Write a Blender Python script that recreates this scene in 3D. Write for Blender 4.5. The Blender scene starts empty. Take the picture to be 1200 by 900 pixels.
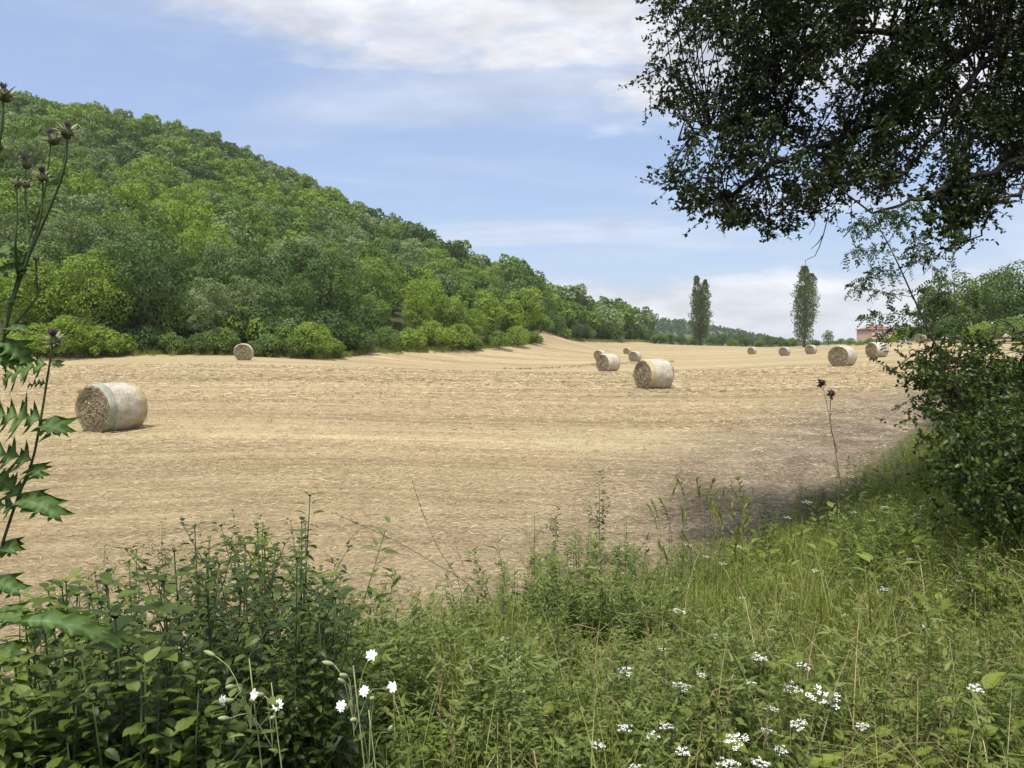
import bpy, math, random
import numpy as np
from mathutils import Vector, Matrix
R = math.radians
rs = np.random.RandomState(7)
random.seed(7)

# ------------------------------------------------------------------ camera, sky, sun, exposure
scene = bpy.context.scene
COL = scene.collection
CAM = Vector((0, 0, 2.5)); FPX = 901.0; PITCH = math.atan(47 / 901.0)
cam_d = bpy.data.cameras.new('camera'); cam = bpy.data.objects.new('camera', cam_d); COL.objects.link(cam)
cam_d.sensor_width = 36; cam_d.lens = 36 * FPX / 1200; cam_d.clip_end = 8000; cam_d.clip_start = 0.05
cam.location = CAM; cam.rotation_euler = (R(90) - PITCH, 0, 0)
scene.camera = cam

SUN_EL, SUN_AZ = R(68), R(196)         # azimuth from +Y clockwise: right and a little behind the camera
world = bpy.data.worlds.new('World'); scene.world = world; world.use_nodes = True
def build_world():
    nt = world.node_tree; nt.nodes.clear(); N = nt.nodes.new; L = nt.links.new
    out = N('ShaderNodeOutputWorld'); bg = N('ShaderNodeBackground'); L(bg.outputs[0], out.inputs[0])
    sky = N('ShaderNodeTexSky'); sky.sky_type = 'NISHITA'; sky.sun_disc = False
    sky.sun_elevation = SUN_EL; sky.sun_rotation = SUN_AZ; sky.air_density = 1.0; sky.dust_density = 1.2; sky.ozone_density = 2.0
    bg.inputs[1].default_value = 0.115
    tc = N('ShaderNodeTexCoord'); sep = N('ShaderNodeSeparateXYZ'); L(tc.outputs['Generated'], sep.inputs[0])
    def M(op, a, b=None, c=None, clamp=False):
        n = N('ShaderNodeMath'); n.operation = op; n.use_clamp = clamp
        for i, v in enumerate((a, b, c)):
            if v is None: continue
            if hasattr(v, 'links') or hasattr(v, 'is_linked'): L(v, n.inputs[i])
            else: n.inputs[i].default_value = v
        return n.outputs[0]
    x, y, z = sep.outputs
    hor = M('SQRT', M('ADD', M('MULTIPLY', x, x), M('MULTIPLY', y, y)))
    t = M('DIVIDE', z, M('MAXIMUM', hor, 0.05)); u = M('DIVIDE', x, M('MAXIMUM', hor, 0.05))
    # a flat cloud layer: directions projected on a plane overhead
    den = M('MAXIMUM', M('ADD', z, 0.10), 0.03)
    cx, cy = M('DIVIDE', x, den), M('DIVIDE', y, den)
    comb = N('ShaderNodeCombineXYZ'); L(cx, comb.inputs[0]); L(cy, comb.inputs[1])
    def noise(vec, scale, detail, rough, dist=0.0, sx=1, sy=1, rz=0, loc=(0, 0, 0)):
        mp = N('ShaderNodeMapping'); mp.inputs['Scale'].default_value = (sx, sy, 1); mp.inputs['Rotation'].default_value = (0, 0, rz)
        mp.inputs['Location'].default_value = loc
        L(vec, mp.inputs[0]); n = N('ShaderNodeTexNoise'); L(mp.outputs[0], n.inputs['Vector'])
        n.inputs['Scale'].default_value = scale; n.inputs['Detail'].default_value = detail
        n.inputs['Roughness'].default_value = rough; n.inputs['Distortion'].default_value = dist
        return n.outputs[0]
    comb2 = N('ShaderNodeCombineXYZ'); L(M('MULTIPLY', u, 3.0), comb2.inputs[0]); L(M('MULTIPLY', t, 9.0), comb2.inputs[1])
    def smooth(v, a, b):
        n = N('ShaderNodeMapRange'); n.interpolation_type = 'SMOOTHSTEP'; L(v, n.inputs[0])
        n.inputs[1].default_value = a; n.inputs[2].default_value = b; return n.outputs[0]
    n1 = noise(comb.outputs[0], 1.7, 9, 0.56, 0.25, 1.0, 1.25, 0.3)
    n2 = noise(comb.outputs[0], 0.55, 6, 0.55, 0.6, 0.5, 1.8, -0.5, (3, 1, 0))
    n3 = noise(comb.outputs[0], 5.0, 6, 0.6, 0.3, 1, 1.3, 0.1)
    # upper deck
    th = M('SUBTRACT', t, M('SUBTRACT', 0.325, M('MULTIPLY', u, 0.16)))
    up = smooth(M('ADD', th, M('MULTIPLY', M('SUBTRACT', n1, 0.5), 0.30)), -0.030, 0.040)
    upd = M('MULTIPLY', up, M('ADD', 0.72, M('MULTIPLY', smooth(n3, 0.38, 0.60), 0.28)))
    # low bank of cloud to the right
    nl = noise(comb2.outputs[0], 2.2, 8, 0.58, 0.3)
    lowc = M('ADD', M('SUBTRACT', 0.085, t), M('MULTIPLY', M('SUBTRACT', nl, 0.5), 0.09))
    low = M('MULTIPLY', smooth(lowc, -0.012, 0.022), smooth(M('ADD', u, M('MULTIPLY', t, 1.5)), -0.05, 0.16))
    tr = M('MULTIPLY', smooth(M('ADD', M('SUBTRACT', 0.22, t), M('MULTIPLY', M('SUBTRACT', n1, 0.5), 0.3)), 0.0, 0.06), smooth(u, 0.50, 0.60))
    # thin streaks
    st = M('MULTIPLY', smooth(n2, 0.42, 0.70), 0.55)
    st0 = M('MAXIMUM', st, M('MULTIPLY', smooth(n3, 0.5, 0.8), 0.10))
    cl = M('MAXIMUM', M('MAXIMUM', upd, M('MULTIPLY', low, 0.92)), M('MAXIMUM', st0, M('MULTIPLY', tr, 0.7)), clamp=True)
    # cloud brightness
    shade = M('ADD', M('MULTIPLY', noise(comb.outputs[0], 2.6, 8, 0.6, 0.2, 1, 1.2, 0.8), smooth(t, 0.06, 0.2)), M('MULTIPLY', nl, M('SUBTRACT', 1.0, smooth(t, 0.06, 0.2))))
    br = N('ShaderNodeMapRange'); L(shade, br.inputs[0]); br.inputs[1].default_value = 0.3; br.inputs[2].default_value = 0.7
    br.inputs[3].default_value = 4.2; br.inputs[4].default_value = 7.6
    cc = N('ShaderNodeVectorMath'); cc.operation = 'SCALE'; cc.inputs[0].default_value = (0.97, 0.985, 1.04); L(br.outputs[0], cc.inputs['Scale'])
    # thin veil over the clear blue
    sk = N('ShaderNodeMix'); sk.data_type = 'RGBA'; sk.inputs[0].default_value = 0.5
    L(sky.outputs[0], sk.inputs[6]); sk.inputs[7].default_value = (3.5, 4.45, 6.8, 1)
    mix = N('ShaderNodeMix'); mix.data_type = 'RGBA'; L(cl, mix.inputs[0]); L(sk.outputs[2], mix.inputs[6]); L(cc.outputs[0], mix.inputs[7])
    L(mix.outputs[2], bg.inputs[0])
build_world()
sun_d = bpy.data.lights.new('sun', 'SUN'); sun = bpy.data.objects.new('sun', sun_d); COL.objects.link(sun)
sun_d.energy = 4.4; sun_d.angle = R(9.0); sun_d.color = (1.0, 0.95, 0.86)
sdir = Vector((math.sin(SUN_AZ) * math.cos(SUN_EL), math.cos(SUN_AZ) * math.cos(SUN_EL), math.sin(SUN_EL)))
sun.rotation_euler = sdir.to_track_quat('Z', 'Y').to_euler(); sun.location = (30, -20, 60)
scene.view_settings.view_transform = 'Standard'; scene.view_settings.look = 'None'
scene.view_settings.exposure = 0.38; scene.view_settings.gamma = 1.0; scene.view_settings.use_curve_mapping = False
cy = scene.cycles
cy.max_bounces = 6; cy.diffuse_bounces = 3; cy.glossy_bounces = 2; cy.transmission_bounces = 3; cy.transparent_max_bounces = 4
cy.use_denoising = True; cy.caustics_reflective = False; cy.caustics_refractive = False

# ------------------------------------------------------------------ helpers
def ray(px, py):
    u = (px - 600) / FPX; v = (450 - py) / FPX
    c, s = math.cos(PITCH), math.sin(PITCH)
    d = np.array([u, c + v * s, -s + v * c]); return d / d[1]
def P(px, py, D):
    return np.array(CAM) + ray(px, py) * D
def ss(a, b, x):
    t = np.clip((np.asarray(x, float) - a) / (b - a), 0, 1); return t * t * (3 - 2 * t)
def tag(o, label=None, cat=None, group=None, kind=None):
    if label: o['label'] = label
    if cat: o['category'] = cat
    if group: o['group'] = group
    if kind: o['kind'] = kind
    return o
def empty(name, loc=(0, 0, 0), rz=0.0, sc=1.0):
    o = bpy.data.objects.new(name, None); COL.objects.link(o); o.location = loc; o.rotation_euler = (0, 0, rz)
    o.scale = (sc, sc, sc); o.empty_display_size = 0.2; return o
def make_mesh(name, V, F, mats=(), mi=None, smooth=False, attrs=None):
    """F: list of index arrays, each (n,3) or (n,4)."""
    if not isinstance(F, (list, tuple)): F = [F]
    F = [np.asarray(f, np.int32) for f in F if len(f)]
    me = bpy.data.meshes.new(name)
    V = np.asarray(V, np.float32); me.vertices.add(len(V)); me.vertices.foreach_set('co', V.ravel())
    loops = np.concatenate([f.ravel() for f in F]); tot = np.concatenate([np.full(len(f), f.shape[1], np.int32) for f in F])
    st = np.concatenate([[0], np.cumsum(tot)[:-1]]).astype(np.int32)
    me.loops.add(len(loops)); me.loops.foreach_set('vertex_index', loops)
    me.polygons.add(len(tot)); me.polygons.foreach_set('loop_start', st)
    try: me.polygons.foreach_set('loop_total', tot)
    except Exception: pass
    for m in mats: me.materials.append(m)
    if mi is not None: me.polygons.foreach_set('material_index', np.asarray(mi, np.int32))
    me.polygons.foreach_set('use_smooth', np.full(len(tot), bool(smooth)))
    for k, a in (attrs or {}).items():
        at = me.attributes.new(k, 'FLOAT', 'POINT'); at.data.foreach_set('value', np.asarray(a, np.float32))
    me.update(calc_edges=True); me.validate()
    return me
def add(name, me, parent=None):
    o = bpy.data.objects.new(name, me); COL.objects.link(o)
    if parent is not None: o.parent = parent
    return o
class G:
    """geometry collector"""
    def __init__(s): s.V = []; s.T = []; s.Q = []; s.n = 0; s.A = {}; s.len = []
    def add(s, V, T=None, Q=None, **at):
        V = np.asarray(V, float).reshape(-1, 3)
        if T is not None and len(T): s.T.append(np.asarray(T, np.int64) + s.n)
        if Q is not None and len(Q): s.Q.append(np.asarray(Q, np.int64) + s.n)
        for k, v in at.items():
            s.A.setdefault(k, []).append((s.n, np.broadcast_to(np.asarray(v, float), (len(V),))))
        s.V.append(V); s.n += len(V); return s
    def merge(s, g, M=None, off=(0, 0, 0), sc=1.0, rz=0.0):
        V, T, Q, A = g.arrays(); c, n = math.cos(rz), math.sin(rz)
        V = V * sc; V = np.stack([V[:, 0] * c - V[:, 1] * n, V[:, 0] * n + V[:, 1] * c, V[:, 2]], 1) + np.asarray(off)
        return s.add(V, T, Q, **A)
    def arrays(s):
        V = np.concatenate(s.V) if s.V else np.zeros((0, 3))
        T = np.concatenate(s.T) if s.T else np.zeros((0, 3), int)
        Q = np.concatenate(s.Q) if s.Q else np.zeros((0, 4), int)
        A = {}
        for k, l in s.A.items():
            a = np.zeros(len(V))
            for st, v in l: a[st:st + len(v)] = v
            A[k] = a
        return V, T, Q, A
    def mesh(s, name, mats, smooth=False):
        V, T, Q, A = s.arrays()
        if not isinstance(mats, (list, tuple)): mats = [mats]
        return make_mesh(name, V, [T, Q], mats, smooth=smooth, attrs=A)
    def build(s, name, mats, parent=None, smooth=False):
        return add(name, s.mesh(name, mats, smooth), parent)
def frames(d, up=None, roll=None, rng=rs):
    """rotation matrices whose Y axis is d (n,3)"""
    d = d / np.maximum(np.linalg.norm(d, axis=1, keepdims=True), 1e-9)
    n = len(d)
    if up is None: up = rng.normal(size=(n, 3))
    x = np.cross(d, up); x /= np.maximum(np.linalg.norm(x, axis=1, keepdims=True), 1e-9)
    z = np.cross(x, d)
    return np.stack([x, d, z], axis=2)      # columns
def scatter(g, tv, tf, pos, Rm, sc, kind='T', attr=None):
    """copies of template (k,3) at pos (n,3)"""
    n, k = len(pos), len(tv)
    if n == 0: return
    sc = np.asarray(sc, float); sc = sc.reshape(n, 1, -1) if sc.ndim else np.full((n, 1, 1), float(sc))
    W = np.einsum('nij,nkj->nki', Rm, tv[None] * sc) + pos[:, None, :]
    F = (np.asarray(tf)[None] + (np.arange(n) * k)[:, None, None]).reshape(-1, len(tf[0]))
    at = {} if attr is None else {'rnd': np.repeat(attr, k)}
    g.add(W.reshape(-1, 3), **({'T': F} if kind == 'T' else {'Q': F}), **at)
def tube(g, pts, rad, seg=6, cap=True):
    pts = np.asarray(pts, float); n = len(pts); rad = np.broadcast_to(np.asarray(rad, float), (n,))
    t = np.gradient(pts, axis=0); t /= np.maximum(np.linalg.norm(t, axis=1, keepdims=True), 1e-9)
    u = np.cross(t[0], [0.3, 0.1, 1.0]);
    if np.linalg.norm(u) < 1e-3: u = np.cross(t[0], [1, 0, 0])
    V = []
    a = np.arange(seg) * 2 * math.pi / seg
    for i in range(n):
        u = u - t[i] * np.dot(u, t[i]); u /= max(np.linalg.norm(u), 1e-9); w = np.cross(t[i], u)
        V.append(pts[i] + rad[i] * (np.cos(a)[:, None] * u + np.sin(a)[:, None] * w))
    V = np.concatenate(V); Q = []
    for i in range(n - 1):
        for j in range(seg):
            Q.append((i * seg + j, i * seg + (j + 1) % seg, (i + 1) * seg + (j + 1) % seg, (i + 1) * seg + j))
    T = []
    if cap:
        V = np.concatenate([V, pts[-1:] + t[-1:] * rad[-1] * 0.5]); k = n * seg
        T = [((n - 1) * seg + j, (n - 1) * seg + (j + 1) % seg, k) for j in range(seg)]
    g.add(V, T=T, Q=Q)
def spline(pts, n=12):
    pts = np.asarray(pts, float); m = len(pts)
    if m == 2: return pts[0] + (pts[1] - pts[0]) * np.linspace(0, 1, n)[:, None]
    ext = np.vstack([2 * pts[0] - pts[1], pts, 2 * pts[-1] - pts[-2]])
    out = []
    for s in np.linspace(0, m - 1 - 1e-6, n):
        i = int(s); f = s - i; a, b, c, d = ext[i], ext[i + 1], ext[i + 2], ext[i + 3]
        out.append(0.5 * ((2 * b) + (-a + c) * f + (2 * a - 5 * b + 4 * c - d) * f * f + (-a + 3 * b - 3 * c + d) * f ** 3))
    return np.array(out)
def in_poly(poly, x, y):
    x = np.asarray(x); y = np.asarray(y); c = np.zeros(x.shape, bool); n = len(poly); j = n - 1
    for i in range(n):
        xi, yi = poly[i]; xj, yj = poly[j]
        k = ((yi > y) != (yj > y)) & (x < (xj - xi) * (y - yi) / ((yj - yi) or 1e-9) + xi)
        c ^= k; j = i
    return c

# leaf templates: y = length axis, z = face normal
LEAF2 = (np.array([[0, 0, 0], [-.24, .45, .06], [.24, .45, .06], [0, 1, -.04], [0, .45, 0]]), [(0, 4, 1), (0, 2, 4), (1, 4, 3), (4, 2, 3)])
RHOMB = (np.array([[0, 0, 0], [-.36, .5, .08], [0, 1, 0], [.36, .5, .08]]), [(0, 3, 2, 1)])
def ovate(n=6, w=0.30, teeth=0.0, droop=0.15):
    V = [(0, 0, 0)]; T = []
    rows = []
    for i in range(1, n):
        t = i / n; hw = w * (math.sin(math.pi * t ** 0.72)) ** 0.9
        if teeth: hw *= 1 + teeth * (1 if i % 2 else -1)
        z = -droop * t * t
        rows.append((len(V), len(V) + 1, len(V) + 2)); V += [(-hw, t, z + hw * .25), (0, t, z), (hw, t, z + hw * .25)]
    tip = len(V); V.append((0, 1, -droop))
    a, b, c = rows[0]; T += [(0, b, a), (0, c, b)]
    for (a, b, c), (d, e, f) in zip(rows, rows[1:]): T += [(a, b, e), (a, e, d), (b, c, f), (b, f, e)]
    a, b, c = rows[-1]; T += [(a, b, tip), (b, c, tip)]
    return np.array(V, float), T
OVATE = ovate(6, .30); TOOTH = ovate(9, .28, .10, .38); BROAD = ovate(6, .42, 0, .2); NARROW = ovate(4, .12, 0, .2)

# ------------------------------------------------------------------ materials
def mat(name):
    m = bpy.data.materials.new(name); m.use_nodes = True; nt = m.node_tree; nt.nodes.clear()
    return m, nt, nt.nodes.new, nt.links.new
def mth(nt, op, a, b=None, clamp=False):
    n = nt.nodes.new('ShaderNodeMath'); n.operation = op; n.use_clamp = clamp
    for i, v in enumerate((a, b)):
        if v is None: continue
        if hasattr(v, 'is_linked'): nt.links.new(v, n.inputs[i])
        else: n.inputs[i].default_value = v
    return n.outputs[0]
def ntex(nt, vec, scale, detail=4, rough=.55, dist=0, sc=(1, 1, 1), rot=(0, 0, 0)):
    mp = nt.nodes.new('ShaderNodeMapping'); mp.inputs['Scale'].default_value = sc; mp.inputs['Rotation'].default_value = rot
    nt.links.new(vec, mp.inputs[0]); n = nt.nodes.new('ShaderNodeTexNoise'); nt.links.new(mp.outputs[0], n.inputs['Vector'])
    n.inputs['Scale'].default_value = scale; n.inputs['Detail'].default_value = detail; n.inputs['Roughness'].default_value = rough
    n.inputs['Distortion'].default_value = dist; return n.outputs[0]
def ramp(nt, fac, stops, interp='LINEAR'):
    r = nt.nodes.new('ShaderNodeValToRGB'); r.color_ramp.interpolation = interp; nt.links.new(fac, r.inputs[0]); e = r.color_ramp.elements
    while len(e) > 1: e.remove(e[-1])
    e[0].position = stops[0][0]; e[0].color = (*stops[0][1], 1)
    for p, c in stops[1:]:
        k = e.new(p); k.color = (*c, 1)
    return r.outputs[0]
def mixc(nt, f, a, b, mode='MIX'):
    m = nt.nodes.new('ShaderNodeMix'); m.data_type = 'RGBA'; m.blend_type = mode
    for i, v in ((0, f), (6, a), (7, b)):
        if hasattr(v, 'is_linked'): nt.links.new(v, m.inputs[i])
        elif i == 0: m.inputs[0].default_value = v
        else: m.inputs[i].default_value = (*v, 1)
    return m.outputs[2]
def mrange(nt, v, a, b, c=0, d=1, smooth=True):
    n = nt.nodes.new('ShaderNodeMapRange'); n.interpolation_type = 'SMOOTHSTEP' if smooth else 'LINEAR'
    nt.links.new(v, n.inputs[0])
    for i, k in enumerate((a, b, c, d)): n.inputs[i + 1].default_value = k
    return n.outputs[0]
def leaf_mat(name, dark, mid, light, trans=0.35, rough=0.55, spec=0.3, isl=0.8, nscale=None, tcol=None):
    """per-thing and per-leaf variation; both sides of a leaf let light through"""
    m, nt, N, L = mat(name)
    oi = N('ShaderNodeObjectInfo'); ge = N('ShaderNodeNewGeometry'); at = N('ShaderNodeAttribute'); at.attribute_name = 'rnd'
    base = mth(nt, 'FRACT', mth(nt, 'ADD', oi.outputs['Random'], at.outputs['Fac']))
    v = mth(nt, 'ADD', mth(nt, 'MULTIPLY', base, 1 - isl), mth(nt, 'MULTIPLY', ge.outputs['Random Per Island'], isl))
    if nscale:
        tc = N('ShaderNodeTexCoord')
        v = mth(nt, 'ADD', mth(nt, 'MULTIPLY', v, .6), mth(nt, 'MULTIPLY', mrange(nt, ntex(nt, tc.outputs['Object'], nscale, 3), .3, .7), .4))
    if name in ('leaves_yellow_green', 'leaves_mid_green', 'leaves_grey_green', 'leaves_dark_green'): dark, mid, light = [tuple(k * 1.16 for k in q) for q in (dark, mid, light)]
    c = ramp(nt, v, [(0.0, dark), (0.5, mid), (1.0, light)])
    b = N('ShaderNodeBsdfPrincipled'); L(c, b.inputs['Base Color']); b.inputs['Roughness'].default_value = rough
    b.inputs['Specular IOR Level'].default_value = spec
    t = N('ShaderNodeBsdfTranslucent'); tc2 = mixc(nt, 1.0, c, tcol or (1.25, 1.35, .55), 'MULTIPLY'); L(tc2, t.inputs[0])
    mx = N('ShaderNodeMixShader'); mx.inputs[0].default_value = trans; L(b.outputs[0], mx.inputs[1]); L(t.outputs[0], mx.inputs[2])
    o = N('ShaderNodeOutputMaterial'); L(mx.outputs[0], o.inputs[0]); return m
def plain(name, c1, c2, scale=8, rough=.8, spec=.3, bump=0.0, sc=(1, 1, 1), detail=5):
    m, nt, N, L = mat(name); tc = N('ShaderNodeTexCoord'); n = ntex(nt, tc.outputs['Object'], scale, detail, .6, 0, sc)
    b = N('ShaderNodeBsdfPrincipled'); L(ramp(nt, n, [(.3, c1), (.7, c2)]), b.inputs['Base Color'])
    b.inputs['Roughness'].default_value = rough; b.inputs['Specular IOR Level'].default_value = spec
    if bump:
        bp = N('ShaderNodeBump'); bp.inputs['Strength'].default_value = bump; bp.inputs['Distance'].default_value = .02
        L(n, bp.inputs['Height']); L(bp.outputs[0], b.inputs['Normal'])
    o = N('ShaderNodeOutputMaterial'); L(b.outputs[0], o.inputs[0]); return m
BARK = plain('bark', (.035, .028, .02), (.11, .09, .065), 14, .9, .2, .8, (1, 1, .3))
DARKBARK = plain('oak_bark', (.012, .010, .008), (.034, .028, .021), 18, .9, .2, .9, (1, 1, .4))
STEM = plain('green_stem', (.035, .055, .018), (.075, .105, .036), 30, .6)
DRYSTEM = plain('dry_stem', (.16, .11, .06), (.34, .26, .14), 30, .8)
DARKSTEM = plain('brown_stem', (.04, .03, .02), (.10, .075, .045), 30, .8)
T_YEL = leaf_mat('leaves_yellow_green', (.105, .160, .026), (.165, .235, .040), (.230, .305, .065), .35, .6, .2, .45, .35)
T_MID = leaf_mat('leaves_mid_green', (.070, .120, .024), (.120, .185, .040), (.180, .255, .065), .33, .6, .25, .45, .35)
T_GREY = leaf_mat('leaves_grey_green', (.085, .125, .048), (.140, .190, .080), (.220, .275, .145), .30, .6, .3, .45, .35)
T_DARK = leaf_mat('leaves_dark_green', (.036, .070, .018), (.066, .115, .030), (.110, .165, .050), .28, .6, .25, .45, .35)
T_POP = leaf_mat('leaves_poplar', (.070, .100, .035), (.120, .160, .060), (.185, .225, .100), .30, .5, .4, .6, .4)
T_FAR = leaf_mat('leaves_far', (.070, .115, .035), (.105, .160, .050), (.14, .20, .065), .25, .8, .1, .5)
OAKLEAF = leaf_mat('oak_leaves', (.010, .019, .004), (.026, .042, .008), (.060, .082, .018), .22, .5, .3, .8, 1.2)  # shade from the crown above is put into these dark leaf colours
L_NET = leaf_mat('nettle_leaves', (.038, .068, .009), (.080, .122, .018), (.165, .210, .042), .35, .5, .35, .6)
L_HERB = leaf_mat('herb_leaves', (.070, .105, .024), (.140, .180, .045), (.235, .280, .090), .38, .55, .3, .6)
L_YH = leaf_mat('yellow_herb_leaves', (.095, .135, .018), (.175, .225, .036), (.27, .32, .070), .40, .55, .3, .6)
L_GRASS = leaf_mat('grass_blades', (.095, .125, .020), (.195, .230, .046), (.38, .38, .14), .35, .5, .35, .45)
L_DRYG = leaf_mat('dry_grass', (.18, .15, .07), (.34, .29, .15), (.52, .46, .28), .25, .7, .2, .8, tcol=(1.1, 1, .7))
L_SHRUB = leaf_mat('shrub_leaves', (.022, .042, .007), (.055, .090, .016), (.115, .160, .034), .35, .45, .4, .7)
L_LOC = leaf_mat('sapling_leaves', (.025, .045, .015), (.05, .085, .025), (.08, .12, .04), .4, .5, .3, .7)
STRAW = leaf_mat('straw_pieces', (.22, .165, .092), (.40, .32, .19), (.64, .55, .37), .12, .6, .35, .9, tcol=(1, .95, .8))
WHITE = plain('white_petals', (.74, .74, .70), (.88, .88, .85), 40, .6)
PURPLE = plain('purple_florets', (.10, .035, .12), (.24, .10, .28), 120, .7)
CALYX = plain('pale_calyx', (.20, .24, .10), (.36, .37, .20), 60, .7)

# ------------------------------------------------------------------ terrain height
EDGE = np.array([(-40, 1.5), (-6, 4.0), (-2.6, 4.4), (-1.2, 5.4), (0.3, 6.6), (2.9, 9.4), (5.2, 12.3), (10.6, 20), (26, 36), (48, 52), (110, 60)], float)
def edge_dist(x, y):
    """distance to the field margin, positive on the verge (camera) side"""
    x = np.asarray(x, float); y = np.asarray(y, float); best = np.full(x.shape, 1e9)
    for (ax, ay), (bx, by) in zip(EDGE[:-1], EDGE[1:]):
        dx, dy = bx - ax, by - ay; t = np.clip(((x - ax) * dx + (y - ay) * dy) / (dx * dx + dy * dy), 0, 1)
        best = np.minimum(best, np.hypot(x - ax - t * dx, y - ay - t * dy))
    yl = np.interp(x, EDGE[:, 0], EDGE[:, 1])
    return np.where(y < yl, best, -best)
WOODEDGE = [(-260, 50), (-120, 54), (-60, 58), (-41, 61), (-30, 64), (-24, 66), (-17, 69), (-15, 80), (-5, 93), (1, 108), (4.5, 121), (4, 140), (6, 160), (14, 176), (24, 192), (33, 210), (40, 226), (48, 262), (20, 420), (-100, 560), (-600, 560), (-600, 50)]
def pz(px, py, D): p = P(px, py, D); return (p[0], p[1], p[2])
CP = [(0, 0, 0), (-15, 5, 0), (20, 5, .0), (-30, 25, 0), (0, 25, .05), (-9.5, 18.2, .05), (5.45, 29.6, .1), (18.6, 43.3, .24), (28, 59, .1), (-18.7, 53.6, .12),
      (6.3, 51, -.5), (10, 88.7, -1.5), (14.2, 88.7, -1.6), (20.4, 136, -2.5), (39, 125, -2.1), (35, 99.7, -1.4), (37, 96, -1.05), (54, 102, .2),
      (46, 190, -2.4), (72, 190, -2.8), (7.5, 170, 1.3), (22, 200, -.5), (41.5, 225, -2.7), (4, 120, .1), (-4.2, 95, -.1), (-15, 80, 0), (-23.5, 66, .1), (-40, 60, .1),
      (61, 110, .6), (73, 110, 1.3), (110, 120, 2), (60, 60, .8), (110, 60, 2), (110, 235, -2.6), (85, 190, -2.4), (-80, 30, .5), (-80, -30, 0), (80, -30, 1),
      # wooded hill
      (-55, 95, 11), (-35, 90, 7), (-20, 95, 4.5), (-95, 130, 28), (-60, 130, 20), (-30, 130, 11), (-10, 125, 4), (-130, 180, 46), (-85, 180, 38), (-48, 180, 23), (-20, 175, 13), (-3, 165, 6),
      (-186, 280, 72), (-120, 270, 64), (-83, 250, 51), (-49, 220, 31.5), (-21, 190, 18), (3, 150, 2.2), (-250, 280, 76), (-200, 180, 58), (-150, 110, 26), (-200, 70, 14), (-90, 75, 6),
      (-190, 400, 70), (-90, 400, 45), (-20, 330, 14), (10, 260, 3), (60, 300, -11), (-300, 450, 60), (150, 300, -11), (200, 210, -4), (100, 270, -8), (40, 280, -7)]
CP = np.array(CP, float)
def tpsK(r): return r
_A = np.zeros((len(CP) + 3,) * 2); _d = np.hypot(CP[:, None, 0] - CP[None, :, 0], CP[:, None, 1] - CP[None, :, 1])
_A[:len(CP), :len(CP)] = np.sqrt(_d ** 2 + 15 ** 2); _A[:len(CP), -3] = 1; _A[:len(CP), -2:] = CP[:, :2]; _A[-3, :len(CP)] = 1; _A[-2:, :len(CP)] = CP[:, :2].T
_A[:len(CP), :len(CP)] += np.eye(len(CP)) * -0.02
_w = np.linalg.solve(_A, np.concatenate([CP[:, 2], [0, 0, 0]]))
def terrain(x, y):
    x = np.asarray(x, float); y = np.asarray(y, float); sh = x.shape; X = x.ravel(); Y = y.ravel()
    cx = np.clip(X, -330, 230); cyy = np.clip(Y, -40, 470)
    z = np.full(X.shape, _w[-3]) + _w[-2] * cx + _w[-1] * cyy
    for (a, b, _), w in zip(CP, _w): z += w * np.sqrt((cx - a) ** 2 + (cyy - b) ** 2 + 225)
    far = ss(300, 480, Y); z = z * (1 - far) + far * (-16)
    return z.reshape(sh)
def ground(x, y):
    x = np.asarray(x, float); y = np.asarray(y, float)
    s = edge_dist(x, y); w = 2.4 + 3.2 * ss(-1.5, 2.5, x)
    bank = .95 * ss(-.1, 1, s / w) + .07 * np.clip(s - 5.5, 0, 12) * ss(2, 5, x)
    near = 1 - ss(45, 60, y)
    base = terrain(x, y) * ss(10, 24, np.hypot(x, y)) + .0233 * np.clip(y, 0, 300) * (1 - ss(300, 480, y))
    rough = .03 * np.sin(x * 2.3 + 1.1 * np.sin(y * 1.7)) * np.sin(y * 2.9 + x) * ss(0, 1, s) * near
    return base + bank * near + rough

def make_ground():
    def axis(lo, hi, n, k):
        t = np.linspace(math.asinh(lo / k), math.asinh(hi / k), n); return np.sinh(t) * k
    xs = axis(-1300, 1300, 340, 6.0); ys = axis(-60, 1500, 390, 6.0)
    X, Y = np.meshgrid(xs, ys); Z = ground(X, Y)
    V = np.stack([X, Y, Z], -1).reshape(-1, 3); nx = len(xs); ny = len(ys)
    i = np.arange(nx - 1)[None] + np.arange(ny - 1)[:, None] * nx; i = i.ravel()
    Q = np.stack([i, i + 1, i + 1 + nx, i + nx], 1)
    s = edge_dist(V[:, 0], V[:, 1]); wood = np.maximum(in_poly(WOODEDGE, V[:, 0], V[:, 1]).astype(float), ss(208, 220, V[:, 1]))
    me = make_mesh('ground', V, [Q], [GROUND], smooth=True, attrs={'verge': np.clip(s, -50, 50), 'wood': wood})
    o = add('ground', me); tag(o, kind='structure', label='cut straw field with a weedy bank and wooded slopes around it', cat='ground'); return o
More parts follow.
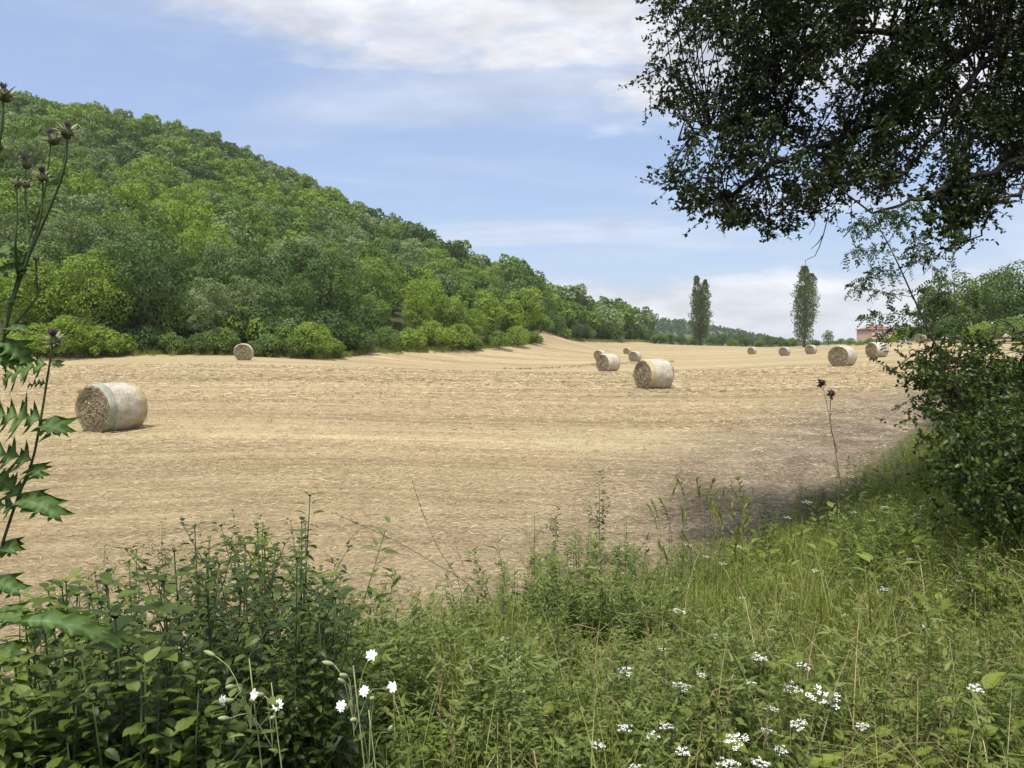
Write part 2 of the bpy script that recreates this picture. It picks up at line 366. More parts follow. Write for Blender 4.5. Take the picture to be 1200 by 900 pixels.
def ground_mat():
    m, nt, N, L = mat('stubble_ground'); tc = N('ShaderNodeTexCoord'); ob = tc.outputs['Object']
    va = N('ShaderNodeAttribute'); va.attribute_name = 'verge'; wa = N('ShaderNodeAttribute'); wa.attribute_name = 'wood'
    sep = N('ShaderNodeSeparateXYZ'); L(ob, sep.inputs[0])
    # rows of cut straw: long bands nearly square to the view, bending a little
    warp = ntex(nt, ob, .02, 2, .5)
    fine = ntex(nt, ob, 16, 8, .78, .6); med = ntex(nt, ob, 1.3, 5, .6); big = ntex(nt, ob, .06, 4, .55)
    vm = N('ShaderNodeVectorMath'); vm.operation = 'ADD'; cmb = N('ShaderNodeCombineXYZ')
    L(mth(nt, 'MULTIPLY', warp, 22), cmb.inputs[1]); L(ob, vm.inputs[0]); L(cmb.outputs[0], vm.inputs[1])
    rows = ntex(nt, vm.outputs[0], .75, 5, .6, .2, (.045, 1, 1), (0, 0, R(-7)))
    rows3 = ntex(nt, vm.outputs[0], 3.2, 4, .6, .1, (.03, 1, 1), (0, 0, R(-6)))
    rows2 = ntex(nt, vm.outputs[0], .22, 3, .5, .1, (.05, 1, 1), (0, 0, R(-9)))
    v = mth(nt, 'ADD', mth(nt, 'ADD', mth(nt, 'MULTIPLY', fine, .42), mth(nt, 'MULTIPLY', rows3, .16)), mth(nt, 'ADD', mth(nt, 'MULTIPLY', rows, .16), mth(nt, 'ADD', mth(nt, 'MULTIPLY', rows2, .16), mth(nt, 'MULTIPLY', med, .10))))
    straw = ramp(nt, v, [(.38, (.105, .080, .048)), (.445, (.205, .158, .090)), (.50, (.325, .255, .150)), (.555, (.44, .355, .215)), (.62, (.60, .51, .33))])
    gn = mrange(nt, mth(nt, 'ADD', mth(nt, 'MULTIPLY', rows2, .6), mth(nt, 'MULTIPLY', big, .4)), .52, .68, 0, .35)
    straw = mixc(nt, gn, straw, (.26, .25, .11))
    # barer soil near the margin on the right, where tyres turned
    soil = ramp(nt, mth(nt, 'ADD', mth(nt, 'MULTIPLY', fine, .7), mth(nt, 'MULTIPLY', med, .3)), [(.40, (.060, .047, .036)), (.50, (.17, .135, .10)), (.56, (.29, .235, .17)), (.63, (.46, .39, .28))])
    xg = mrange(nt, sep.outputs[0], -1.5, 5.0)
    sm = mth(nt, 'MULTIPLY', mrange(nt, mth(nt, 'ADD', va.outputs['Fac'], mth(nt, 'MULTIPLY', rows, 4.0)), -3.6, 1.8), mth(nt, 'ADD', mth(nt, 'MULTIPLY', xg, .65), .32), clamp=True)
    c = mixc(nt, sm, straw, soil)
    # green grass margin under the wood and the verge soil
    dark = ramp(nt, fine, [(.35, (.018, .020, .010)), (.65, (.07, .075, .03))])
    vg = mrange(nt, mth(nt, 'ADD', va.outputs['Fac'], mth(nt, 'MULTIPLY', mth(nt, 'SUBTRACT', med, .5), 1.6)), -.1, .7)
    c = mixc(nt, vg, c, dark)
    wd = mrange(nt, mth(nt, 'ADD', wa.outputs['Fac'], mth(nt, 'MULTIPLY', mth(nt, 'SUBTRACT', med, .5), .6)), .3, .8)
    floor = ramp(nt, med, [(.3, (.03, .035, .015)), (.7, (.075, .085, .035))])
    c = mixc(nt, wd, c, floor)
    b = N('ShaderNodeBsdfPrincipled'); L(c, b.inputs['Base Color']); b.inputs['Roughness'].default_value = .95; b.inputs['Specular IOR Level'].default_value = .15
    bp = N('ShaderNodeBump'); bp.inputs['Strength'].default_value = .9; bp.inputs['Distance'].default_value = .08
    L(mth(nt, 'ADD', mth(nt, 'MULTIPLY', fine, .5), mth(nt, 'MULTIPLY', rows, .9)), bp.inputs['Height']); L(bp.outputs[0], b.inputs['Normal'])
    o = N('ShaderNodeOutputMaterial'); L(b.outputs[0], o.inputs[0]); return m
GROUND = ground_mat()
make_ground()

def haze():
    g = G(); x0, x1, y0, y1, z0, z1 = -1320, 1320, -80, 1520, -19, 112
    V = [(x, y, z) for x in (x0, x1) for y in (y0, y1) for z in (z0, z1)]
    g.add(V, Q=[(0, 1, 3, 2), (4, 6, 7, 5), (0, 4, 5, 1), (2, 3, 7, 6), (0, 2, 6, 4), (1, 5, 7, 3)])
    m, nt, N, L = mat('haze_air'); v = N('ShaderNodeVolumePrincipled'); v.inputs['Color'].default_value = (.86, .92, 1, 1); v.inputs['Density'].default_value = .00016
    L(v.outputs[0], N('ShaderNodeOutputMaterial').inputs['Volume']); o = g.build('haze', m); tag(o, 'thin blue air haze over the whole valley', 'haze', kind='stuff')
haze()

# ------------------------------------------------------------------ broadleaf trees
def crown_g(seed, w, h, z0, nl, nleaf, size, shape='round', quads=True, rnd=None, fill=.25):
    r = np.random.RandomState(seed); cz = (z0 + h) / 2; hz = (h - z0) / 2
    C = []; RR = []
    for i in range(nl):
        d = r.normal(size=3); d /= np.linalg.norm(d); k = r.uniform(.35, .80) ** .6 if i else 0
        if shape == 'dome': d[2] = abs(d[2]) * 1.1 - .35
        c = d * k * np.array([w / 2, w / 2, hz]) * .82
        rr = r.uniform(.15, .34) * min(w, 2 * hz) * (.62 if i else .9) * (1.0 if nl < 30 else .8)
        C.append(c); RR.append(rr)
    C = np.array(C); RR = np.array(RR)
    k = r.choice(nl, nleaf, p=RR ** 2 / (RR ** 2).sum()); d = r.normal(size=(nleaf, 3)); d[:, 2] += .35; d /= np.linalg.norm(d, axis=1, keepdims=True)
    rad = RR[k] * (1 - fill * r.rand(nleaf) ** 2) * (1 + .10 * r.normal(size=nleaf))
    p = C[k] + d * rad[:, None]
    # drop what lies deep in other lobes
    dd = np.linalg.norm(p[:, None, :] - C[None], axis=2) / RR[None]; dd[np.arange(nleaf), k] = 2
    keep = dd.min(1) > .78; p = p[keep]; d = d[keep]; n = len(p)
    p[:, 2] += cz; p[:, 2] = np.maximum(p[:, 2], .25)
    nrm = d + r.normal(size=(n, 3)) * .45; yd = np.cross(nrm, r.normal(size=(n, 3)))
    Rm = frames(yd, nrm); s = size * r.uniform(.6, 1.35, n)
    g = G(); scatter(g, RHOMB[0] - [0, .5, 0], RHOMB[1], p, Rm, s, 'Q', None if rnd is None else np.full(n, rnd))
    return g
def trunk_g(seed, h, r0, top=.75, limbs=5, z0=.35, spread=.25):
    r = np.random.RandomState(seed); g = G(); n = 7
    lean = r.normal(size=2) * .03 * h
    pts = np.array([[lean[0] * t * t + r.normal() * .006 * h * t, lean[1] * t * t + r.normal() * .006 * h * t, h * top * t] for t in np.linspace(0, 1, n)])
    pts[0, 2] = -.3
    tube(g, pts, np.linspace(r0, r0 * .25, n), 6)
    for i in range(limbs):
        t = r.uniform(z0, .9); b = pts[0] + (pts[-1] - pts[0]) * t; a = r.rand() * 6.28
        e = b + np.array([math.cos(a) * spread * h, math.sin(a) * spread * h, h * r.uniform(.12, .3)])
        tube(g, spline([b, (b + e) / 2 + [0, 0, -.02 * h], e], 5), np.linspace(r0 * .4, r0 * .1, 5), 5)
    return g
NEAR = []      # prototypes: (crown meshes per hue), trunk mesh, unit height 8 m
HUES = [('yellow-green', T_YEL), ('mid-green', T_MID), ('grey-green', T_GREY), ('dark green', T_DARK)]
def proto(seed, w, h, z0, nl, nleaf, size, shape='round'):
    g = crown_g(seed, w, h, z0, nl, nleaf, size, shape)
    ms = []
    base = g.mesh('crown', [T_MID])
    for nm, mm in HUES:
        c = base.copy(); c.materials.clear(); c.materials.append(mm); ms.append(c)
    tr = trunk_g(seed, h, .02 * h + .03).mesh('trunk', [BARK], True)
    return ms, tr
FINE = [proto(11 + i, rs.uniform(5.5, 7.5), rs.uniform(7.5, 9.5), rs.uniform(.3, 1.0), 46, 9000, .215) for i in range(6)]
COARSE = [proto(31 + i, rs.uniform(5.2, 7.0), 8.2, .8, 34, 3600, .33) for i in range(5)]
SHRUBS = [proto(51 + i, (3.8, 4.8, 4.2)[i], (2.8, 3.4, 3.9)[i], -.3, 34, 5600, .155, 'dome') for i in range(3)]
def put_tree(pr, hue, x, y, sc, label, group, name='broadleaf_tree', cat='tree', squash=1.0, dz=-.15):
    if pr in SHRUBS: dz = min(dz, -.62 * sc)
    e = empty(name, (x, y, float(ground(x, y)) + dz), rs.rand() * 6.28, sc); e.scale = (sc, sc, sc * squash)
    add('crown', pr[0][hue], e); add('trunk', pr[1], e); tag(e, label, cat, group); return e

def inwood(x, y, m=0): return in_poly(WOODEDGE, x, y)
def pix(x, y, z):
    c, s = math.cos(PITCH), math.sin(PITCH); dy, dz = y, z - CAM[2]; f = dy * c - dz * s; v = dy * s + dz * c
    return 600 + FPX * x / f, 450 - FPX * v / f
def zone(px):
    for lim, t in ((140, 'above the biggest bale'), (240, 'left of the lone bale'), (340, 'behind the lone bale'), (460, 'right of the lone bale'), (560, 'behind three pale bushy trees'), (640, 'at its right shoulder')):
        if px < lim: return t
    return 'right of the big hill'
# candidate trees of the wood
cand = []
for gy in np.arange(56, 420, 5.0):
    for gx in np.arange(-480, 60, 5.0):
        x = gx + rs.uniform(-2.1, 2.1); y = gy + rs.uniform(-2.1, 2.1)
        if inwood(np.array([x]), np.array([y]))[0] and x / y > -1.45 and x / y < .35: cand.append((x, y))
cand = np.array(cand); cz = ground(cand[:, 0], cand[:, 1])
# which are seen: march the ray from the camera to the tree top over the wood's canopy
def seen(x, y, top):
    t = np.linspace(.15, .97, 34)[:, None]; X = x * t; Y = y * t; Zr = CAM[2] + (top - CAM[2]) * t
    can = ground(X, Y) + np.where(in_poly(WOODEDGE, X, Y), 6.0, 0); return (Zr > can - .2).all(0)
tops = cz + 8.2
vis = seen(cand[:, 0], cand[:, 1], tops)
cand = cand[vis]; cz = cz[vis]
cp_ = P(150, 212, 205)      # a small bare bank high on the slope
dist = np.hypot(cand[:, 0], cand[:, 1]); order = np.argsort(dist + np.where(cand[:, 0] / cand[:, 1] < -.72, 1000, 0)); cand = cand[order]; cz = cz[order]; dist = dist[order]
print('wood trees seen', len(cand))
hn = lambda x, y: math.sin(x * .11 + 1.3) + math.sin(y * .09 + x * .05) + .8 * math.sin(x * .31 - y * .22)
NIND = 270
ev = set()
for i in range(min(NIND, len(cand))):
    x, y = cand[i]; d = dist[i]; pr = FINE[rs.randint(6)] if d < 95 else COARSE[rs.randint(5)]
    q = hn(x, y) + rs.normal() * 1.0
    spur = y > 130 and x > 0
    hue = 3 if spur else (0 if q > 1.25 else 1 if q > -.2 else 2 if q > -1.3 else 3)
    if spur and rs.rand() < .25: hue = 1
    px, py = pix(x, y, cz[i] + 6)
    sc = rs.uniform(.72, 1.2) * (1.0 if not spur else 1.38)
    row = 'at the wood foot' if d < 88 else 'on the wooded slope'
    if spur: row = 'beyond the field'
    put_tree(pr, hue, x, y, sc, '%s leafy tree %s, %s' % (HUES[hue][0], row, zone(px)), '%s trees of the wood, %s' % (HUES[hue][0], zone(px)))
# the rest of the wood, one mass
FARC = [[crown_g(70 + i, 6.2, 8.2, .8, 16, n, s).arrays() for i in range(4)] for n, s in ((1500, .47), (900, .63))]
mass = [G() for _ in HUES]
k = 0
for i in range(NIND, len(cand)):
    x, y = cand[i]; d = dist[i]
    if abs(x - cp_[0]) < 3.6 and abs(y - cp_[1]) < 7: continue
    V, T, Q, _ = FARC[0 if d < 190 else 1][rs.randint(4)]; a = rs.rand() * 6.28; s = rs.uniform(.72, 1.2) * (1.3 if (y > 130 and x > 0) else .98); c, n = math.cos(a) * s, math.sin(a) * s
    q = hn(x, y) + rs.normal() * 1.0; hue = 0 if q > 1.5 else 1 if q > -.3 else 2 if q > -1.2 else 3
    W = np.stack([V[:, 0] * c - V[:, 1] * n + x, V[:, 0] * n + V[:, 1] * c + y, V[:, 2] * s * rs.uniform(.85, 1.1) + cz[i]], 1)
    mass[hue].add(W, Q=Q, rnd=rs.rand())
tot = G(); mi = []
for h, g in enumerate(mass):
    V, T, Q, A = g.arrays(); tot.add(V, Q=Q, rnd=A.get('rnd', 0)); mi += [h] * len(Q)
V, T, Q, A = tot.arrays(); print('wood mass quads', len(Q))
tag(add('hillside_wood', make_mesh('hillside_wood', V, [Q], [m for _, m in HUES], mi=mi, attrs=A)), 'dense green wood covering the upper slope and crest of the hill', 'wood', kind='stuff')

# a second, fuller row behind them
for i, px in enumerate(range(140, 430, 13)):
    D = float(np.interp(px, [140, 240, 340, 400, 430], [65.5, 68, 69.5, 76, 83])) + rs.uniform(-.4, 1.2); hue = (1, 3, 1, 2, 3, 0)[i % 6]
    put_tree(SHRUBS[(i * 2) % 3], hue, (px - 600) / FPX * D, D, rs.uniform(1.15, 1.6), '%s tall bush at the foot of the wood, %s' % (HUES[hue][0], zone(px)), 'tall bushes at the foot of the wood, %s %s' % (HUES[hue][0], zone(px)), 'edge_shrub', 'shrub', 1.15)
# shrubs along the foot of the wood
sh = [(18, 60.5, 1.1, 0), (50, 60, 1.2, 0), (85, 60, 1.3, 0), (120, 61, 1.35, 0), (136, 61.5, .9, 0), (175, 64, .9, 3), (205, 64, 1.0, 1), (238, 64.5, .8, 3), (262, 65, .9, 1), (312, 65.5, 1.0, 3),
      (338, 66.5, 1.2, 1), (365, 67.5, 1.25, 0), (392, 71, 1.0, 1), (425, 78, .9, 3), (455, 82, 1.0, 1), (482, 85, 1.3, 0), (510, 88, 1.4, 0), (538, 90, 1.2, 0), (555, 92, .9, 1), (585, 97, 1.0, 1), (607, 103, 1.1, 0), (622, 111, 1.0, 1)]
for i, (px, D, s, hue) in enumerate(sh):
    x = (px - 600) / FPX * D
    where = 'left of' if px < 280 else 'right of'
    put_tree(SHRUBS[i % 3], hue, x, D - .5, s, '%s shrub at the foot of the wood, %s' % (HUES[hue][0], zone(px)), 'shrubs along the foot of the wood, %s %s' % (HUES[hue][0], zone(px)), 'edge_shrub', 'shrub')
for i, px in enumerate(range(634, 768, 9)):
    q = P(px, 400, 1.0); D = float(np.interp(px, [634, 700, 765], [150, 196, 232])); hue = 3 if i % 3 else 1
    put_tree(SHRUBS[i % 3], hue, (px - 600) / FPX * D, D, rs.uniform(1.1, 1.6), '%s bush at the foot of the trees right of the big hill' % HUES[hue][0], '%s bushes at the foot of the trees right of the big hill' % HUES[hue][0], 'edge_shrub', 'shrub', 1.2)
# bright, taller bushes at the far left edge and the pale edge group
for px, D, s, t in ((30, 62, .95, 'rounded'), (112, 62.5, 1.02, 'tallest'), (70, 63, .9, 'broad')):
    put_tree(FINE[1], 0, (px - 600) / FPX * D, D, s, '%s bright yellow-green tree at the wood edge above the big left bale' % t, None)
for px, D, s, t in ((490, 89, .7, 'left'), (527, 92, .74, 'middle'), (556, 95, .6, 'right')):
    put_tree(FINE[3], 0, (px - 600) / FPX * D, D, s, '%s one of three pale bushy trees bulging from the wood edge' % t, None)

# ------------------------------------------------------------------ distant hill and its wood
def far_hill():
    def prof(px): return np.interp(px, [620, 700, 760, 800, 830, 860, 890, 925, 990, 1300], [372, 372, 376, 379, 384, 391, 397, 401, 403, 404])
    pxs = np.linspace(560, 1300, 110); V = []; n = len(pxs)
    for j, t in enumerate(np.linspace(0, 1, 14)):
        D = 640 + 420 * t
        for px in pxs:
            x = (px - 600) / FPX * 1000 * (D / 1000 * .5 + .5); top = CAM[2] + (403 - prof(px)) / FPX * 1000 - 3
            f = math.sin(math.pi * min(1, t * 1.25) / 2) if t < .8 else 1 - (t - .8) * 2
            V.append((x, D, -14 + (top + 14) * f + 1.2 * math.sin(px * .09 + t * 9) * t))
    i = (np.arange(n - 1)[None] + np.arange(13)[:, None] * n).ravel(); Q = np.stack([i, i + 1, i + 1 + n, i + n], 1)
    V = np.array(V)
    o = add('hills', make_mesh('hills', V, [Q], [plain('hill_ground', (.05, .07, .03), (.10, .12, .06), .02)], smooth=True)); tag(o, 'low distant wooded hill beyond the poplars', 'hill', kind='structure')
    r = np.random.RandomState(5); T0 = [crown_g(90 + k, 9, 9, 0, 7, 60, 2.6).arrays() for k in range(3)]; g = G()
    grid = V.reshape(14, n, 3)
    for _ in range(2600):
        a = r.rand() * 11.5; b = r.rand() * (n - 2); i, j = int(a), int(b); fa, fb = a - i, b - j
        p = grid[i, j] * (1 - fa) * (1 - fb) + grid[i + 1, j] * fa * (1 - fb) + grid[i, j + 1] * (1 - fa) * fb + grid[i + 1, j + 1] * fa * fb
        V1, _, Q1, _ = T0[r.randint(3)]; s = r.uniform(.6, 1.0)
        g.add(V1 * s + p + [0, 0, -1.5], Q=Q1, rnd=r.rand())
    tag(g.build('distant_wood', T_FAR), 'hazy green wood covering the distant low hill', 'wood', kind='stuff')
far_hill()

# ------------------------------------------------------------------ poplars
def poplar(px, D, H, W, seed, label, forks):
    x = (px - 600) / FPX * D; z = float(ground(x, D)); r = np.random.RandomState(seed)
    e = tag(empty('poplar_tree', (x, D, z)), label, 'tree'); g = G(); tg = G()
    tube(tg, [[0, 0, -.5], [.1, 0, H * .3], [0, .1, H * .7], [0, 0, H * .93]], [.42, .3, .16, .04], 7)
    for (ox, w, h0, h1, n) in forks:
        # upright plumes
        N_ = n; t = r.rand(N_) ** .85; zz = h0 + (h1 - h0) * t; prof = w * np.clip(np.sin(math.pi * np.clip(t * .86 + .12, 0, 1)) ** .7, .05, 1)
        lump = 1 + .28 * np.sin(zz * 1.9 + ox * 5) * np.sin(zz * .8 + 1)
        a = r.rand(N_) * 6.28; rad = prof * lump * (r.rand(N_) ** .42) * r.uniform(.8, 1.15, N_)
        p = np.stack([ox * (.5 + .5 * t) + np.cos(a) * rad, np.sin(a) * rad * .9, zz], 1)
        d = np.stack([np.cos(a) * .5, np.sin(a) * .5, np.ones(N_)], 1) + r.normal(size=(N_, 3)) * .35
        scatter(g, RHOMB[0], RHOMB[1], p, frames(d), r.uniform(.22, .46, N_), 'Q')
        for q in range(9):
            t0 = r.uniform(.05, .6); b = np.array([ox * .3, 0, h0 + (h1 - h0) * t0]); aa = r.rand() * 6.28
            tube(tg, spline([b, b + [math.cos(aa) * w * .5 + ox * .3, math.sin(aa) * w * .5, 1.2], b + [math.cos(aa) * w * .7 + ox * .5, math.sin(aa) * w * .7, 3.6]], 5), np.linspace(.1, .03, 5), 5)
    g.build('crown', T_POP, e); tg.build('trunk', BARK, e, True)
poplar(820, 195, 17.3, 5, 3, 'slender dark poplar with a split top, left of the pair on the skyline', [(-1.1, 1.7, 1.0, 17.4, 2900), (1.1, 1.8, 1.5, 16.4, 2900), (0, 2.6, .6, 13.5, 2600)])
poplar(942, 190, 19.8, 6, 4, 'taller full crowned poplar, right of the pair on the skyline', [(-.3, 2.9, 1.2, 19.8, 4800), (1.5, 2.1, 5, 18.0, 2200), (-.9, 2.0, 2, 15, 1800)])

# hedge line and trees along the far end of the field
hl = [(706, 214, 1.0, 3), (722, 216, .95, 3), (738, 222, .9, 3), (752, 228, .8, 1), (762, 232, .62, 3)]
for px, D, s, hue in hl:
    put_tree(COARSE[px % 5], hue, (px - 600) / FPX * D, D, s, '%s leafy tree standing beyond the field, at the low right end of the wood' % HUES[hue][0], '%s trees at the low right end of the wood' % HUES[hue][0])
for i, px in enumerate([772, 786, 800, 812, 834, 846, 858, 868, 878, 890, 902, 914, 928]):
    D = 206 + rs.uniform(-3, 6); s = rs.uniform(.85, 1.35) * (1.35 if px < 800 or 840 < px < 870 else 1.0)
    where = 'left of the left poplar' if px < 815 else 'between the two poplars'
    put_tree(SHRUBS[i % 3], 3 if i % 3 else 1, (px - 600) / FPX * D, D, s, '%s hedge bush at the far end of the field, %s' % (HUES[3 if i % 3 else 1][0], where), 'far hedge bushes, %s %s' % (HUES[3 if i % 3 else 1][0], where), 'hedge_bush', 'bush')
put_tree(COARSE[2], 1, (970 - 600) / FPX * 205, 205, .56, 'small round tree on the skyline just right of the taller poplar', None, 'round_tree')
for i, (px, D, s, h) in enumerate([(956, 204, .8, 3), (984, 203, .8, 1), (996, 170, .75, 1), (1008, 168, .7, 0), (1020, 165, .72, 1), (1034, 160, .7, 0), (1046, 150, .95, 1), (1058, 140, 1.1, 0)]):
    put_tree(SHRUBS[i % 3], h, (px - 600) / FPX * D, D, s, '%s low hedge bush near the pink house' % HUES[h][0], 'low %s hedge bushes near the pink house' % HUES[h][0], 'hedge_bush', 'bush')
for i, (px, D, s, h, t) in enumerate([(1150, 93, 1.35, 0, 'wide bush under the broad right-hand tree'), (1185, 90, 1.3, 1, 'wide bush at the right edge under the dark tree'), (1115, 97, 1.3, 3, 'dark wide bush at the left foot of the right-hand trees'), (1078, 112, 1.25, 0, 'pale rounded bush left of the big trees on the right'), (1096, 108, 1.1, 1, 'mid-green bush below the big trees on the right'), (1062, 118, 1.0, 0, 'small pale bush at the left end of the right-hand trees')]):
    put_tree(SHRUBS[i % 3], h, (px - 600) / FPX * D, D, s, t, None, 'field_bush', 'bush')
for i, (px, D, s, h, t) in enumerate([(1092, 108, .98, 3, 'lowest dark leafy tree, leftmost of the right-hand trees'), (1118, 104, 1.08, 3, 'dark leafy tree second from left among the right-hand trees'), (1152, 100, 1.16, 1, 'broad mid-green tree in the middle of the right-hand trees'), (1190, 96, 1.18, 3, 'dark tall tree at the right edge beyond the field'),
                                     (1232, 94, 1.2, 1, 'mid-green tree beyond the field, cut by the right edge'), (1170, 112, 1.25, 3, 'dark tree behind the broad tree on the right'), (1275, 95, 1.2, 3, 'dark tree right of the frame edge beyond the field')]):
    put_tree(FINE[i % 6], h, (px - 600) / FPX * D, D, s * 1.2, t, None, dz=-1.8)

# ------------------------------------------------------------------ pink house
def box(g, x0, x1, y0, y1, z0, z1):
    V = [(x, y, z) for x in (x0, x1) for y in (y0, y1) for z in (z0, z1)]
    g.add(V, Q=[(0, 1, 3, 2), (4, 6, 7, 5), (0, 4, 5, 1), (2, 3, 7, 6), (0, 2, 6, 4), (1, 5, 7, 3)])
def house():
    D = 230; x = (1027 - 600) / FPX * D; zt = CAM[2] + (403 - 381) / FPX * D; H = 5.0
    e = tag(empty('country_house', (x, D, zt - H - 1.3), R(12)), 'small pink house with a low red roof above the field hedge', 'house')
    z0 = -3
    pink = plain('pink_plaster', (.72, .46, .36), (.80, .55, .44), 1.2, .9); red = plain('roof_tiles', (.20, .085, .07), (.28, .13, .10), 4, .85, .2, .5, (1, 1, 6))
    g = G(); box(g, -4.4, 4.4, -3.4, 3.4, z0, H); g.build('wall', pink, e)
    g = G(); a = 4.65; b = 3.65
    g.add([(-a, -b, H), (a, -b, H), (a, b, H), (-a, b, H), (-2, 0, H + .95), (2, 0, H + .95), (-a, -b, H - .18), (a, -b, H - .18), (a, b, H - .18), (-a, b, H - .18)],
          T=[(0, 4, 3), (1, 2, 5)], Q=[(0, 1, 5, 4), (2, 3, 4, 5), (0, 6, 7, 1), (1, 7, 8, 2), (2, 8, 9, 3), (3, 9, 6, 0), (9, 8, 7, 6)])
    r = g.build('roof', red, e)
    g = G(); box(g, -1.9, -1.3, -.3, .3, H + .6, H + 2.1); g.build('chimney', red, r)
    gl = plain('window_glass', (.03, .035, .04), (.06, .07, .08), 2, .2, .5); fr = plain('window_frame', (.5, .45, .4), (.6, .56, .5), 3)
    for wx in (-2.8, 0, 2.8):
        for wz in (.9, 3.4):
            g = G(); box(g, wx - .5, wx + .5, -3.46, -3.41, wz - .65, wz + .65); w = g.build('window', gl, e)
            g = G()
            for q in ((wx - .6, wx - .5, wz - .75, wz + .75), (wx + .5, wx + .6, wz - .75, wz + .75), (wx - .5, wx + .5, wz + .65, wz + .75), (wx - .5, wx + .5, wz - .75, wz - .65)): box(g, q[0], q[1], -3.5, -3.405, q[2], q[3])
            g.build('frame', fr, w)
    g = G(); box(g, -4.46, -4.41, -1, .2, .25, 1.55); g.build('window', gl, e)
house()

# ------------------------------------------------------------------ round bales
def bale_mats():
    m, nt, N, L = mat('straw_end'); tc = N('ShaderNodeTexCoord'); sp = N('ShaderNodeSeparateXYZ'); ob = tc.outputs['Object']; L(ob, sp.inputs[0])
    r = mth(nt, 'SQRT', mth(nt, 'ADD', mth(nt, 'MULTIPLY', sp.outputs[1], sp.outputs[1]), mth(nt, 'MULTIPLY', sp.outputs[2], sp.outputs[2])))
    a = mth(nt, 'ARCTAN2', sp.outputs[1], sp.outputs[2])
    cb = N('ShaderNodeCombineXYZ'); nz = ntex(nt, ob, 3, 3)
    L(mth(nt, 'ADD', mth(nt, 'ADD', r, mth(nt, 'MULTIPLY', a, .012)), mth(nt, 'MULTIPLY', nz, .12)), cb.inputs[0]); L(mth(nt, 'MULTIPLY', a, .16), cb.inputs[1])
    sp2 = ntex(nt, cb.outputs[0], 26, 4, .65, .4); fn = ntex(nt, ob, 42, 5, .75, .5)
    v = mth(nt, 'ADD', mth(nt, 'MULTIPLY', sp2, .6), mth(nt, 'MULTIPLY', fn, .4))
    c = ramp(nt, v, [(.34, (.07, .057, .036)), (.46, (.235, .195, .125)), (.56, (.42, .36, .25)), (.68, (.64, .57, .43))])
    b = N('ShaderNodeBsdfPrincipled'); L(c, b.inputs['Base Color']); b.inputs['Roughness'].default_value = .85; b.inputs['Specular IOR Level'].default_value = .2
    bp = N('ShaderNodeBump'); bp.inputs['Strength'].default_value = 1; bp.inputs['Distance'].default_value = .05; L(v, bp.inputs['Height']); L(bp.outputs[0], b.inputs['Normal'])
    L(b.outputs[0], N('ShaderNodeOutputMaterial').inputs[0]); end = m
    def wrap(name, c1, c2, c3, lo=.40):
        m, nt, N, L = mat(name); tc = N('ShaderNodeTexCoord'); ob = tc.outputs['Object']
        s1 = ntex(nt, ob, 34, 5, .72, .8, (1, .5, .5)); s2 = ntex(nt, ob, 4.5, 5, .65); s3 = ntex(nt, ob, 90, 2, .6, 0, (.25, 1, 1))
        v = mth(nt, 'ADD', mth(nt, 'MULTIPLY', s1, .5), mth(nt, 'ADD', mth(nt, 'MULTIPLY', s2, .3), mth(nt, 'MULTIPLY', s3, .2)))
        c = ramp(nt, v, [(lo - .04, c1), (.50, c2), (.62, c3)])
        b = N('ShaderNodeBsdfPrincipled'); L(c, b.inputs['Base Color']); b.inputs['Roughness'].default_value = .6; b.inputs['Specular IOR Level'].default_value = .35
        bp = N('ShaderNodeBump'); bp.inputs['Strength'].default_value = .8; bp.inputs['Distance'].default_value = .03; L(v, bp.inputs['Height']); L(bp.outputs[0], b.inputs['Normal'])
        L(b.outputs[0], N('ShaderNodeOutputMaterial').inputs[0]); return m
    return end, wrap('net_wrap', (.21, .18, .125), (.41, .375, .30), (.63, .605, .54)), wrap('teal_net', (.20, .175, .115), (.235, .265, .21), (.37, .40, .34)), wrap('yellow_net', (.24, .19, .10), (.39, .32, .16), (.55, .48, .30))
END, NET, TEAL, YEL = bale_mats()
def prof_r(x, a, R0, seed):
    bulge = 1 + .012 * np.cos(x * 2.4) - .055 * ss(.42, .54, np.abs(x)) ** 2
    wob = .018 * np.sin(2 * a + seed) + .012 * np.sin(3 * a + seed + x * 2) + .010 * np.sin(7 * a + x * 5 + seed * 2) + .006 * np.sin(13 * a - x * 9 + seed)
    r = R0 * (bulge + wob); return r
